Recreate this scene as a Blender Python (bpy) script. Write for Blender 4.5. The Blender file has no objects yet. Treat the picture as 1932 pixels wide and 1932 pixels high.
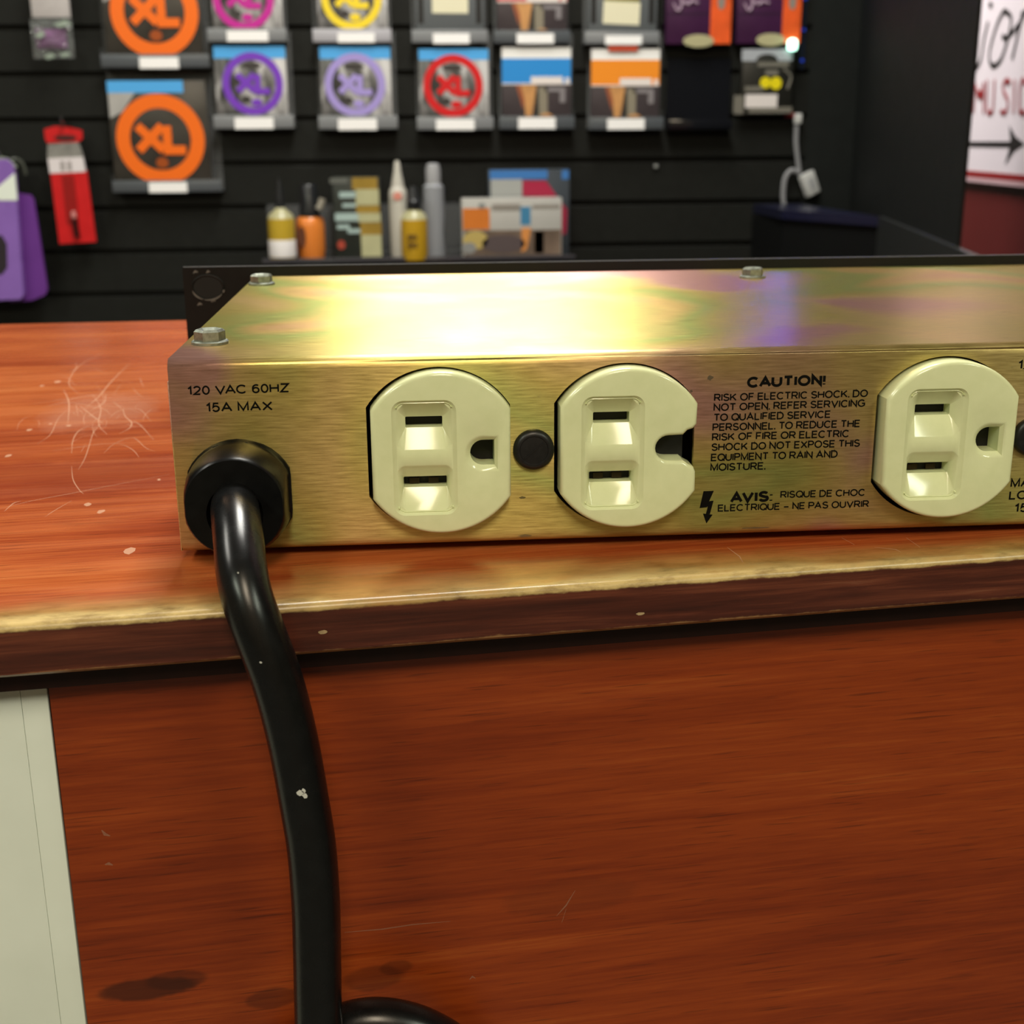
import bpy, bmesh, math, random
import numpy as np
from mathutils import Vector, Matrix
from mathutils.geometry import delaunay_2d_cdt
random.seed(7)
SC = bpy.context.scene
COL = SC.collection
# ------------------------------------------------------------------ frame: millimetres measured from the unit's rear lower left corner -> metres
S = 0.001
ZO = 0.952                                   # the rear corner's height above the floor
def W(x, y, z): return Vector((x*S, y*S, z*S + ZO))
# ------------------------------------------------------------------ camera
FPX = 2423.8
EYE = np.array([48.28, -260.81, 82.87])
YAW, PIT, ROL = 0.0804, 0.2829, -0.0073
fw = np.array([math.sin(YAW)*math.cos(PIT), math.cos(YAW)*math.cos(PIT), -math.sin(PIT)])
rt0 = np.array([math.cos(YAW), -math.sin(YAW), 0.0]); up0 = np.cross(rt0, fw)
rt = math.cos(ROL)*rt0 + math.sin(ROL)*up0
up = -math.sin(ROL)*rt0 + math.cos(ROL)*up0
cam = bpy.data.cameras.new('camera'); camo = bpy.data.objects.new('camera', cam); COL.objects.link(camo)
camo.matrix_world = Matrix(((rt[0], up[0], -fw[0], EYE[0]*S), (rt[1], up[1], -fw[1], EYE[1]*S), (rt[2], up[2], -fw[2], EYE[2]*S+ZO), (0, 0, 0, 1)))
cam.sensor_width = 36; cam.lens = 36*FPX/1932; cam.clip_start = 0.01; cam.clip_end = 50
cam.dof.use_dof = True; cam.dof.focus_distance = 0.272; cam.dof.aperture_fstop = 30.0
SC.camera = camo
# ------------------------------------------------------------------ world, lamps, exposure
SC.view_settings.view_transform = 'Standard'; SC.view_settings.look = 'None'
SC.view_settings.exposure = 0.0; SC.view_settings.gamma = 1.0; SC.view_settings.use_curve_mapping = False
wd = bpy.data.worlds.new('world'); SC.world = wd; wd.use_nodes = True
wd.node_tree.nodes['Background'].inputs[0].default_value = (0.9, 0.95, 0.85, 1); wd.node_tree.nodes['Background'].inputs[1].default_value = 0.05
CEIL = 2.62
LAMPS = [  # x, y, power, colour, label : ceiling troffers 0.6 x 1.2 m
    (0.18, 1.10, 48.0, (1.0, 0.98, 0.91), 'long ceiling light between the power unit and the slatted wall'),
    (0.16, -1.90, 36.0, (1.0, 0.83, 0.60), 'long warm ceiling light behind the viewer, in the middle of its row'),
    (-1.40, -1.90, 30.0, (0.93, 1.0, 0.80), 'long ceiling light behind the viewer, left of the warm one'),
    (1.75, -1.90, 30.0, (0.93, 1.0, 0.80), 'long ceiling light behind the viewer, right of the warm one'),
    (-1.55, 0.45, 22.0, (1.0, 0.97, 0.88), 'long ceiling light above the bare left side of the counter'),
]
LAMPS = [l for l in LAMPS if l[2] > 0]
for lx, ly, pw, c, _ in LAMPS:
    ld = bpy.data.lights.new('ceiling_lamp', 'AREA'); ld.shape = 'RECTANGLE'; ld.size = 0.44; ld.size_y = 1.16; ld.energy = pw; ld.color = c
    lo = bpy.data.objects.new('ceiling_lamp', ld); COL.objects.link(lo); lo.location = (lx, ly, CEIL-0.06)
ld = bpy.data.lights.new('sign_fill', 'AREA'); ld.shape = 'SQUARE'; ld.size = 0.5; ld.energy = 95.0; ld.color = (1.0, 0.94, 0.93)  # added unseen lamp behind the slatted wall to brighten the sign
lo = bpy.data.objects.new('sign_fill', ld); COL.objects.link(lo); lo.location = (0.75, 2.68, CEIL-0.06)
# ------------------------------------------------------------------ pixel ray -> point on a real plane (used once to survey where far things stand)
def ray(px, py): return fw + rt*(px-966)/FPX + up*(966-py)/FPX
def at(px, py, Y):
    d = ray(px, py); t = (Y-EYE[1])/d[1]; return EYE + t*d
def at_plane(px, py, P, n):
    d = ray(px, py); t = ((P-EYE)@n)/(d@n); return EYE + t*d
def at_z(px, py, z):
    d = ray(px, py); t = (z-EYE[2])/d[2]; return EYE + t*d
# ------------------------------------------------------------------ materials
def lin(c): return tuple(((v/255)/12.92 if v/255 <= 0.04045 else (((v/255)+0.055)/1.055)**2.4) for v in c[:3]) + (1,)
MATS = {}
def mat(name, c, rough=0.5, metal=0.0, spec=0.5, emit=0, alpha=1.0, trans=0.0, noise=0.0, nscale=200, coat=0.0):
    if name in MATS: return MATS[name]
    m = bpy.data.materials.new(name); m.use_nodes = True; nt = m.node_tree; b = nt.nodes['Principled BSDF']
    b.inputs['Base Color'].default_value = lin(c); b.inputs['Roughness'].default_value = rough; b.inputs['Metallic'].default_value = metal
    b.inputs['Specular IOR Level'].default_value = spec; b.inputs['Alpha'].default_value = alpha; b.inputs['Transmission Weight'].default_value = trans
    b.inputs['Coat Weight'].default_value = coat
    if emit:
        b.inputs['Emission Color'].default_value = lin(c); b.inputs['Emission Strength'].default_value = emit
    n = nt.nodes.new('ShaderNodeTexNoise'); tc = nt.nodes.new('ShaderNodeTexCoord'); n.inputs['Scale'].default_value = nscale; n.inputs['Detail'].default_value = 4
    nt.links.new(tc.outputs['Object'], n.inputs['Vector'])
    mr = nt.nodes.new('ShaderNodeMapRange'); mr.inputs['To Min'].default_value = max(0, rough-0.06); mr.inputs['To Max'].default_value = min(1, rough+0.06)
    nt.links.new(n.outputs['Fac'], mr.inputs['Value']); nt.links.new(mr.outputs['Result'], b.inputs['Roughness'])
    if noise:
        mx = nt.nodes.new('ShaderNodeMix'); mx.data_type = 'RGBA'; mx.blend_type = 'MULTIPLY'
        mx.inputs[0].default_value = 1.0; mx.inputs[6].default_value = lin(c)
        r2 = nt.nodes.new('ShaderNodeMapRange'); r2.inputs['From Min'].default_value = 0.3; r2.inputs['From Max'].default_value = 0.7
        r2.inputs['To Min'].default_value = 1-noise; r2.inputs['To Max'].default_value = 1+noise*0.3
        nt.links.new(n.outputs['Fac'], r2.inputs['Value']); nt.links.new(r2.outputs['Result'], mx.inputs[7]); nt.links.new(mx.outputs[2], b.inputs['Base Color'])
    MATS[name] = m; return m

class NT:
    """small node helper"""
    def __init__(s, name):
        s.m = bpy.data.materials.new(name); s.m.use_nodes = True; s.t = s.m.node_tree; s.b = s.t.nodes['Principled BSDF']; MATS[name] = s.m
    def n(s, typ, **kw):
        nd = s.t.nodes.new(typ)
        for k, v in kw.items(): setattr(nd, k, v)
        return nd
    def l(s, a, b): s.t.links.new(a, b)
    def coord(s, scale=(1, 1, 1), rot=(0, 0, 0), loc=(0, 0, 0)):
        tc = s.n('ShaderNodeTexCoord'); mp = s.n('ShaderNodeMapping')
        mp.inputs['Scale'].default_value = scale; mp.inputs['Rotation'].default_value = rot; mp.inputs['Location'].default_value = loc
        s.l(tc.outputs['Object'], mp.inputs['Vector']); return mp.outputs['Vector']
    def noise(s, vec, scale, detail=4, rough=0.55, dist=0.0):
        n = s.n('ShaderNodeTexNoise'); n.inputs['Scale'].default_value = scale; n.inputs['Detail'].default_value = detail
        n.inputs['Roughness'].default_value = rough; n.inputs['Distortion'].default_value = dist
        s.l(vec, n.inputs['Vector']); return n.outputs['Fac']
    def ramp(s, fac, stops, interp='LINEAR'):
        r = s.n('ShaderNodeValToRGB'); cr = r.color_ramp; cr.interpolation = interp
        while len(cr.elements) > 1: cr.elements.remove(cr.elements[-1])
        cr.elements[0].position = stops[0][0]; cr.elements[0].color = lin(stops[0][1])
        for p, c in stops[1:]:
            e = cr.elements.new(p); e.color = lin(c)
        s.l(fac, r.inputs['Fac']); return r.outputs['Color']
    def mix(s, fac, a, b, blend='MIX'):
        m = s.n('ShaderNodeMix', data_type='RGBA', blend_type=blend)
        for sock, v in ((m.inputs[0], fac), (m.inputs[6], a), (m.inputs[7], b)):
            if hasattr(v, 'is_linked'): s.l(v, sock)
            else: sock.default_value = v
        return m.outputs[2]
    def rng(s, v, a, b, c=0, d=1, smooth=True):
        m = s.n('ShaderNodeMapRange', interpolation_type='SMOOTHSTEP' if smooth else 'LINEAR')
        for k, x in (('From Min', a), ('From Max', b), ('To Min', c), ('To Max', d)): m.inputs[k].default_value = x
        s.l(v, m.inputs['Value']); return m.outputs['Result']
    def math(s, op, a, b=0.0):
        m = s.n('ShaderNodeMath', operation=op)
        for sock, v in ((m.inputs[0], a), (m.inputs[1], b)):
            if hasattr(v, 'is_linked'): s.l(v, sock)
            else: sock.default_value = v
        return m.outputs[0]
    def bump(s, h, strength, dist):
        b = s.n('ShaderNodeBump'); b.inputs['Strength'].default_value = strength; b.inputs['Distance'].default_value = dist
        s.l(h, b.inputs['Height']); s.l(b.outputs['Normal'], s.b.inputs['Normal'])

def zinc_material():
    k = NT('yellow_zinc_chromate'); b = k.b
    b.inputs['Metallic'].default_value = 0.86; b.inputs['Anisotropic'].default_value = 0.96; b.inputs['Anisotropic Rotation'].default_value = 0.25
    cx = k.n('ShaderNodeCombineXYZ'); cx.inputs[0].default_value = 1.0; k.l(cx.outputs[0], b.inputs['Tangent'])
    broad = k.noise(k.coord((16, 12, 20), loc=(3.1, 0.4, 1.7)), 1.0, 2, 0.45, 0.5)
    hue = k.ramp(broad, [(0.0, (206, 150, 158)), (0.36, (212, 166, 156)), (0.42, (222, 194, 132)), (0.50, (206, 190, 114)), (0.57, (184, 192, 114)), (0.64, (226, 196, 126)), (0.74, (226, 176, 142)), (1.0, (196, 158, 166))])
    fine = k.noise(k.coord((160, 2400, 2400)), 1.0, 4, 0.6)
    colr = k.mix(1.0, hue, k.ramp(fine, [(0.25, (206, 202, 192)), (0.75, (255, 255, 255))]), 'MULTIPLY')
    blot = k.noise(k.coord((120, 160, 260), loc=(.3, .2, .1)), 1.0, 5, 0.65)
    colr = k.mix(k.rng(blot, 0.66, 0.80, 0, 0.35), colr, lin((96, 98, 84)))
    k.l(colr, b.inputs['Base Color'])
    k.l(k.rng(fine, 0.2, 0.8, 0.26, 0.36, False), b.inputs['Roughness'])
    k.bump(fine, 0.10, 0.0002)
    return k.m

def wood_material(name, cols, grain=1.0, rough=0.3, bumps=0.1, marks=()):
    """cherry veneer with the grain along local x"""
    k = NT(name)
    warp = k.noise(k.coord((4.0, 22, 22), loc=(.7, .2, .4)), 1.0, 3, 0.5, 0.8)
    fine = k.noise(k.coord((34, 900, 900)), 1.0, 6, 0.66, 0.3)
    mid = k.noise(k.coord((7, 95, 95), loc=(1.3, 2.2, .1)), 1.0, 5, 0.6, 0.9)
    v = k.math('ADD', k.math('MULTIPLY', warp, 0.40), k.math('ADD', k.math('MULTIPLY', mid, 0.28), k.math('MULTIPLY', fine, 0.36*grain)))
    colr = k.ramp(v, cols)
    pores = k.noise(k.coord((60, 1500, 1500)), 1.0, 2, 0.5)
    colr = k.mix(k.rng(pores, 0.58, 0.72, 0, 0.45), colr, lin((52, 18, 8)))
    k.l(k.rng(mid, 0.3, 0.7, rough-0.06, rough+0.08, False), k.b.inputs['Roughness'])
    k.bump(fine, bumps, 0.0003)
    k.col = colr
    return k

# ------------------------------------------------------------------ mesh helpers (millimetres in, metres out)
def add_box(bm, x0, x1, y0, y1, z0, z1, r=0.0, seg=2, M=None):
    vs = [bm.verts.new((x, y, z)) for x in (x0, x1) for y in (y0, y1) for z in (z0, z1)]
    F = [(0, 1, 3, 2), (4, 6, 7, 5), (0, 4, 5, 1), (2, 3, 7, 6), (0, 2, 6, 4), (1, 5, 7, 3)]
    fs = [bm.faces.new([vs[i] for i in f]) for f in F]
    if r > 0:
        es = list({e for f in fs for e in f.edges})
        res = bmesh.ops.bevel(bm, geom=es, offset=r, segments=seg, affect='EDGES', profile=0.5)
        vs = list({v for f in res['faces'] for v in f.verts} | {v for v in vs if v.is_valid})
    if M is not None:
        for v in vs: v.co = M @ v.co
    return vs
def add_prism(bm, poly, y0, y1, axis='y'):
    """closed polygon of (x, z) between two depths (axis y), or of (x, y) between two heights (axis z)"""
    def P(p, t): return (p[0], t, p[1]) if axis == 'y' else (p[0], p[1], t)
    a = [bm.verts.new(P(p, y0)) for p in poly]; b = [bm.verts.new(P(p, y1)) for p in poly]
    n = len(poly); bm.faces.new(a); bm.faces.new(b[::-1])
    for i in range(n): bm.faces.new([a[i], b[i], b[(i+1) % n], a[(i+1) % n]])
    return a + b
def add_lathe(bm, prof, c, axis='z', n=32):
    """prof: list of (radius, height)"""
    rings = []
    for r, h in prof:
        ring = []
        for i in range(n):
            a = 2*math.pi*i/n; u, v = r*math.cos(a), r*math.sin(a)
            p = {'z': (c[0]+u, c[1]+v, c[2]+h), 'y': (c[0]+u, c[1]-h, c[2]+v), 'x': (c[0]+h, c[1]+u, c[2]+v)}[axis]
            ring.append(bm.verts.new(p))
        rings.append(ring)
    for a, b in zip(rings, rings[1:]):
        for i in range(n): bm.faces.new([a[i], a[(i+1) % n], b[(i+1) % n], b[i]])
    bm.faces.new(rings[0][::-1]); bm.faces.new(rings[-1])
def catmull(pts, n=10):
    P = [Vector(p) for p in pts]; P = [P[0]*2-P[1]] + P + [P[-1]*2-P[-2]]; out = []
    for i in range(1, len(P)-2):
        for k in range(n):
            t = k/n; a, b, c, d = P[i-1], P[i], P[i+1], P[i+2]
            out.append(0.5*((2*b)+(c-a)*t+(2*a-5*b+4*c-d)*t*t+(3*b-a-3*c+d)*t**3))
    out.append(P[-2]); return out
def add_tube(bm, pts, r, n=16, caps=True):
    pts = [Vector(p) for p in pts]; T = (pts[1]-pts[0]).normalized()
    N = T.orthogonal().normalized(); rings = []
    for i, p in enumerate(pts):
        t = (pts[min(i+1, len(pts)-1)]-pts[max(i-1, 0)]).normalized()
        N = (N-t*N.dot(t)).normalized(); B = t.cross(N); rr = r(i/(len(pts)-1)) if callable(r) else r
        rings.append([bm.verts.new(p+rr*(math.cos(2*math.pi*k/n)*N+math.sin(2*math.pi*k/n)*B)) for k in range(n)])
    for a, b in zip(rings, rings[1:]):
        for k in range(n): bm.faces.new([a[k], a[(k+1) % n], b[(k+1) % n], b[k]])
    if caps: bm.faces.new(rings[0][::-1]); bm.faces.new(rings[-1])
def add_annulus(bm, cx, cz, ro, ri, y0, y1, n=64, rx=1.0):
    L = []
    for r, y in ((ro, y1), (ro, y0), (ri, y0), (ri, y1)):
        L.append([bm.verts.new((cx+rx*r*math.cos(2*math.pi*i/n), y, cz+r*math.sin(2*math.pi*i/n))) for i in range(n)])
    for a in range(4):
        A, B = L[a], L[(a+1) % 4]
        for i in range(n): bm.faces.new([A[i], A[(i+1) % n], B[(i+1) % n], B[i]])
def add_disc(bm, cx, cz, rx, rz, y0, y1, n=40):
    add_prism(bm, [(cx+rx*math.cos(2*math.pi*i/n), cz+rz*math.sin(2*math.pi*i/n)) for i in range(n)], y0, y1)
def add_ribbon(bm, pts, w, nrm, lift=0.03, taper=True):
    """a thin worn line lying on a surface"""
    nrm = Vector(nrm); pts = [Vector(p) for p in pts]; pr = None
    for i, p in enumerate(pts):
        t = (pts[min(i+1, len(pts)-1)]-pts[max(i-1, 0)]).normalized(); s = t.cross(nrm)
        k = i/(len(pts)-1); ww = w*(0.25+0.75*math.sin(math.pi*min(max(k, .02), .98))) if taper else w
        a, b = bm.verts.new(p+nrm*lift+s*ww/2), bm.verts.new(p+nrm*lift-s*ww/2)
        if pr: bm.faces.new([pr[0], a, b, pr[1]])
        pr = (a, b)
def inside(p, poly):
    x, y = p; c = False; n = len(poly)
    for i in range(n):
        x1, y1 = poly[i]; x2, y2 = poly[(i+1) % n]
        if (y1 > y) != (y2 > y) and x < (x2-x1)*(y-y1)/(y2-y1)+x1: c = not c
    return c
def offset(poly, d):
    """inset a counter-clockwise closed polygon by d"""
    out = []; n = len(poly)
    for i in range(n):
        p0, p1, p2 = Vector(poly[i-1]), Vector(poly[i]), Vector(poly[(i+1) % n])
        e1 = (p1-p0).normalized(); e2 = (p2-p1).normalized()
        n1 = Vector((-e1.y, e1.x)); n2 = Vector((-e2.y, e2.x)); m = (n1+n2)
        m = m.normalized() if m.length > 1e-6 else n1
        q = p1+m*(d/max(0.45, m.dot(n1))); out.append((q.x, q.y))
    return out
def cdt_faces(bm, loops, depth, place, keep):
    """triangulate between loops; depth[i] is the depth of loop i; keep(centroid) says which triangles stay. Returns the verts of every loop."""
    co, ed, dp = [], [], []
    for L, d in zip(loops, depth):
        s = len(co); co += [Vector(p) for p in L]; ed += [(s+i, s+(i+1) % len(L)) for i in range(len(L))]; dp += [d]*len(L)
    V, E, F, ov, _, _ = delaunay_2d_cdt(co, ed, [], 0, 1e-6)
    vs = []
    for i, v in enumerate(V):
        vs.append(bm.verts.new(place(v.x, v.y, dp[ov[i][0]] if ov[i] else 0.0)))
    for f in F:
        c = sum((V[i] for i in f), Vector((0, 0)))/len(f)
        if keep((c.x, c.y)): bm.faces.new([vs[i] for i in f])
    back = {}
    for i, o in enumerate(ov):
        for j in o: back[j] = vs[i]
    out, s = [], 0
    for L in loops:
        out.append([back[s+i] for i in range(len(L))]); s += len(L)
    return out
def skirt(bm, ring, pts3):
    nr = [bm.verts.new(p) for p in pts3]; n = len(ring)
    for i in range(n): bm.faces.new([ring[i], ring[(i+1) % n], nr[(i+1) % n], nr[i]])
    return nr

def world_loc(o):
    v = Vector((0, 0, 0))
    while o is not None: v = v+o.location; o = o.parent
    return v
def obj(name, bm, m, parent=None, base=None, smooth=35, **props):
    """link a bmesh given in mm as one mesh object; base (mm) is where a top-level mesh has its origin"""
    bmesh.ops.remove_doubles(bm, verts=bm.verts, dist=1e-5)
    bmesh.ops.recalc_face_normals(bm, faces=bm.faces)
    org = world_loc(parent) if parent is not None else (W(*base) if base is not None else Vector((0, 0, 0)))
    for v in bm.verts: v.co = W(*v.co)-org
    me = bpy.data.meshes.new(name); bm.to_mesh(me); bm.free()
    if smooth is not None:
        me.polygons.foreach_set('use_smooth', [True]*len(me.polygons))
        me.set_sharp_from_angle(angle=math.radians(smooth))
    me.materials.append(m)
    o = bpy.data.objects.new(name, me); COL.objects.link(o)
    if parent is not None: o.parent = parent
    else: o.location = org
    for k, v in props.items(): o[k] = v
    return o
def thing(name, base, label, cat, group=None):
    o = bpy.data.objects.new(name, None); COL.objects.link(o); o.location = W(*base); o['label'] = label; o['category'] = cat
    o.empty_display_size = 0.02
    if group: o['group'] = group
    return o
def NB(): return bmesh.new()
def _arc(cx, cy, rx, ry, a0, a1, n=10): return [(cx+rx*math.cos(math.radians(a0+(a1-a0)*i/n)), cy+ry*math.sin(math.radians(a0+(a1-a0)*i/n))) for i in range(n+1)]
def _ov(w): return _arc(w/2, .5, w/2, .5, 90, 450, 28)
GL = {  # plain sans capitals as centre lines, capital height 1: (width, strokes)
 'A': (.88, [[(0, 0), (.44, 1), (.88, 0)], [(.15, .34), (.73, .34)]]),
 'C': (.84, [_arc(.45, .5, .45, .5, 42, 318, 24)]),
 'D': (.78, [[(0, 0), (0, 1), (.33, 1)]+_arc(.33, .5, .45, .5, 90, -90, 16)+[(0, 0)]]),
 'E': (.66, [[(.66, 1), (0, 1), (0, 0), (.66, 0)], [(0, .52), (.6, .52)]]),
 'F': (.62, [[(.62, 1), (0, 1), (0, 0)], [(0, .5), (.54, .5)]]),
 'G': (.88, [_arc(.46, .5, .46, .5, 42, 315, 24)+[(.86, .18), (.86, .47), (.5, .47)]]),
 'H': (.74, [[(0, 0), (0, 1)], [(.74, 0), (.74, 1)], [(0, .52), (.74, .52)]]),
 'I': (.0, [[(0, 0), (0, 1)]]),
 'K': (.76, [[(0, 0), (0, 1)], [(.72, 1), (.02, .36)], [(.26, .58), (.76, 0)]]),
 'L': (.58, [[(0, 1), (0, 0), (.58, 0)]]),
 'M': (.86, [[(0, 0), (0, 1), (.43, .06), (.86, 1), (.86, 0)]]),
 'N': (.74, [[(0, 0), (0, 1), (.74, 0), (.74, 1)]]),
 'O': (.92, [_ov(.92)]), 'Q': (.92, [_ov(.92), [(.58, .26), (.92, -.04)]]),
 'P': (.68, [[(0, 0), (0, 1), (.4, 1)]+_arc(.41, .735, .27, .265, 90, -90, 12)+[(0, .47)]]),
 'R': (.74, [[(0, 0), (0, 1), (.44, 1)]+_arc(.45, .735, .26, .265, 90, -90, 12)+[(0, .47)], [(.38, .47), (.74, 0)]]),
 'S': (.70, [_arc(.35, .745, .32, .255, 25, 200, 12)+[(.2, .56), (.5, .45)]+_arc(.36, .27, .34, .27, 38, -165, 14)]),
 'T': (.72, [[(0, 1), (.72, 1)], [(.36, 1), (.36, 0)]]),
 'U': (.74, [[(0, 1), (0, .36)]+_arc(.37, .36, .37, .36, 180, 360, 14)+[(.74, 1)]]),
 'V': (.84, [[(0, 1), (.42, 0), (.84, 1)]]), 'X': (.80, [[(0, 1), (.8, 0)], [(0, 0), (.8, 1)]]),
 'Y': (.80, [[(0, 1), (.4, .44), (.8, 1)], [(.4, .44), (.4, 0)]]), 'Z': (.70, [[(0, 1), (.7, 1), (0, 0), (.72, 0)]]),
 '0': (.58, [_ov(.58)]), '1': (.28, [[(0, .74), (.24, .98), (.24, 0)]]),
 '2': (.58, [_arc(.29, .72, .28, .28, 165, -20, 12)+[(.42, .42), (0, 0), (.58, 0)]]),
 '5': (.58, [[(.54, 1), (.12, 1), (.05, .53)]+_arc(.28, .33, .29, .33, 130, -155, 16)]),
 '6': (.58, [_arc(.29, .32, .28, .32, 90, 450, 20), _arc(.34, .5, .34, .5, 55, 185, 14)]),
 '.': (.0, [[(0, -.10), (0, .12)]]), ':': (.0, [[(0, -.06), (0, .08)], [(0, .58), (0, .72)]]), '!': (.0, [[(0, 1), (0, .26)], [(0, -.06), (0, .08)]]),
 '–': (.66, [[(0, .38), (.66, .38)]]), ' ': (.14, []),
}
def text_bm(bm, s, place, x0, z0, x1, z1, caph, bold=0.13, gap=None, step=0.004):
    """lay the words s as flat ink strokes from the left end of the baseline (x0, z0) to the right end (x1, z1), capitals caph high"""
    gap = .09+bold*.9 if gap is None else gap; nth = [0]; adv = []; x = bold/2
    for i, c in enumerate(s):
        if i and s[i-1:i+1] in ('AV', 'VA', 'CA', 'TO', 'AC', 'PA', 'OV', 'QU', 'AU'): x -= .17 if 'V' in s[i-1:i+1] and 'A' in s[i-1:i+1] else .07
        adv.append(x); x += GL[c][0]+gap
    tot = x-gap+bold/2; kx = (x1-x0)/tot
    def emit(pts):
        out = []
        q = [(x0+p[0]*kx, (bold/2+p[1]*(1-bold))*caph) for p in pts]; wv = bold*caph/2
        closed = math.hypot(q[0][0]-q[-1][0], q[0][1]-q[-1][1]) < 1e-6; n = len(q); L = []
        for i in range(n):
            a = Vector(q[i-1]) if i > 0 else (Vector(q[-2]) if closed else None); b = Vector(q[i]); c = Vector(q[i+1]) if i < n-1 else (Vector(q[1]) if closed else None)
            e1 = (b-a).normalized() if a is not None else None; e2 = (c-b).normalized() if c is not None else None
            e1 = e1 if e1 is not None else e2; e2 = e2 if e2 is not None else e1
            m = Vector((-e1.y-e2.y, e1.x+e2.x)); m = m.normalized() if m.length > 1e-3 else Vector((-e1.y, e1.x))
            k = wv/max(.38, m.dot(Vector((-e1.y, e1.x))))
            L.append((b+m*k, b-m*k))
        prev = None; nth[0] += 1
        for A_, B_ in L:
            f = lambda P: bm.verts.new(Vector(place(P.x, z0+(z1-z0)*(P.x-x0)/(x1-x0)+P.y))-Vector((0, step*(nth[0] % 5), 0)))
            cur = (f(A_), f(B_))
            if prev: bm.faces.new([prev[0], cur[0], cur[1], prev[1]])
            prev = cur
    for c, a in zip(s, adv):
        for st in GL[c][1]: emit([(a+p[0], p[1]) for p in st])

# ================================================================== THE SETTING
black_board = mat('black_melamine', (26, 27, 24), 0.5, spec=0.2, noise=0.15, nscale=60)
WY = 2150.0                                                 # face of the slatted wall
FLOOR_MM = -ZO*1000
bm = NB(); add_box(bm, -3000, 3600, -3000, 3000, FLOOR_MM-40, FLOOR_MM)
obj('floor', bm, mat('grey_carpet', (92, 88, 82), 0.9, noise=0.3, nscale=120), kind='structure')
bm = NB(); add_box(bm, -3000, 3600, -3000, 3000, (CEIL*1000-ZO*1000), (CEIL*1000-ZO*1000)+40)
obj('ceiling', bm, mat('ceiling_tile', (190, 190, 180), 0.9, noise=0.2, nscale=300), kind='structure')
bm = NB(); add_box(bm, -3040, -3000, -3000, 3000, FLOOR_MM, 1670); obj('wall_left', bm, mat('tan_wall', (128, 112, 92), 0.8, noise=0.1), kind='structure')
bm = NB(); add_box(bm, -3000, 3600, -3040, -3000, FLOOR_MM, 1670); obj('wall_front', bm, mat('tan_wall', (150, 132, 104), 0.8), kind='structure')
# slatted wall: 76 mm boards with T-grooves, one profile swept along x
pitch = 76.0; gz = [183.0+83+(76.0*k) for k in range(-20, 19)]
g0 = (at(100, 140, WY)[2]); bm = NB(); prof = []
zlist = [g0+pitch*k for k in range(-14, 19)]
z = FLOOR_MM; prof.append((WY, z))
for g in zlist:
    if g-6 < FLOOR_MM: continue
    prof += [(WY, g-5.2), (WY+0.8, g-4.4), (WY+11, g-4.4), (WY+11, g+4.4), (WY+0.8, g+4.4), (WY, g+5.2)]
prof += [(WY, 1668), (WY+20, 1668), (WY+20, FLOOR_MM)]
add_x0, add_x1 = -3000, 790
a = [bm.verts.new((add_x0, y, z)) for y, z in prof]; b = [bm.verts.new((add_x1, y, z)) for y, z in prof]
for i in range(len(prof)):
    j = (i+1) % len(prof); bm.faces.new([a[i], a[j], b[j], b[i]])
bm.faces.new(a); bm.faces.new(b[::-1])
obj('wall_back', bm, black_board, kind='structure', smooth=None)
# plain black side wall with its protruding lower half
def wall_strip(p, q, th, z0, z1):
    p, q = Vector(p), Vector(q); d = (q-p).normalized(); n = Vector((-d.y, d.x))
    n = n if n.x > 0 else -n
    return [(p.x, p.y), (q.x, q.y), (q.x+n.x*th, q.y+n.y*th), (p.x+n.x*th, p.y+n.y*th)]
side_black = mat('black_side_paint', (26, 28, 26), 0.6, spec=0.15, noise=0.12, nscale=40)
bm = NB(); add_prism(bm, [(880, 2149), (666, 1160), (670, 1160), (960, 2149)], FLOOR_MM, 1668, 'z'); obj('wall_right', bm, side_black, kind='structure', smooth=None)
bm = NB(); add_box(bm, 790, 905, WY-1, WY+20, FLOOR_MM, 1668); obj('trim_2', bm, side_black, kind='structure')
dirv = Vector((666-880, 1160-2150)).normalized()
off = Vector((dirv.y, -dirv.x)); off = off if off.x < 0 else -off
A = Vector((789, 1727))+off*1; B = Vector((789, 1727))+dirv*700+off*1
bm = NB(); add_prism(bm, wall_strip(A+off*6, B+off*6, 7.5, 0, 0), FLOOR_MM, -37.0, 'z'); obj('trim_1', bm, mat('black_wainscot', (34, 36, 34), 0.45, noise=0.1), kind='structure', smooth=None)
# red wall beyond the black one, running away from the viewer
RP = np.array([1150.0, 2203.0, 0.0]); ra = math.radians(7.0); RD = np.array([-math.sin(ra), -math.cos(ra), 0.0]); RN = np.array([-math.cos(ra), math.sin(ra), 0.0])
p0 = RP[:2]-RD[:2]*500; p1 = RP[:2]+RD[:2]*2200
bm = NB(); add_prism(bm, wall_strip(p0, p1, 80, 0, 0), FLOOR_MM, 1668, 'z'); obj('wall_far', bm, mat('dark_red_paint', (96, 16, 12), 0.5, noise=0.08, nscale=50), kind='structure', smooth=None)
bm = NB(); add_box(bm, 900, 3600, 2960, 3000, FLOOR_MM, 1668); obj('wall_rear', bm, mat('tan_wall2', (120, 110, 95), 0.8), kind='structure')
bm = NB(); add_box(bm, 3560, 3600, -3000, 2960, FLOOR_MM, 1668); obj('wall_end', bm, mat('tan_wall2', (120, 110, 95), 0.8), kind='structure')
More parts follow.
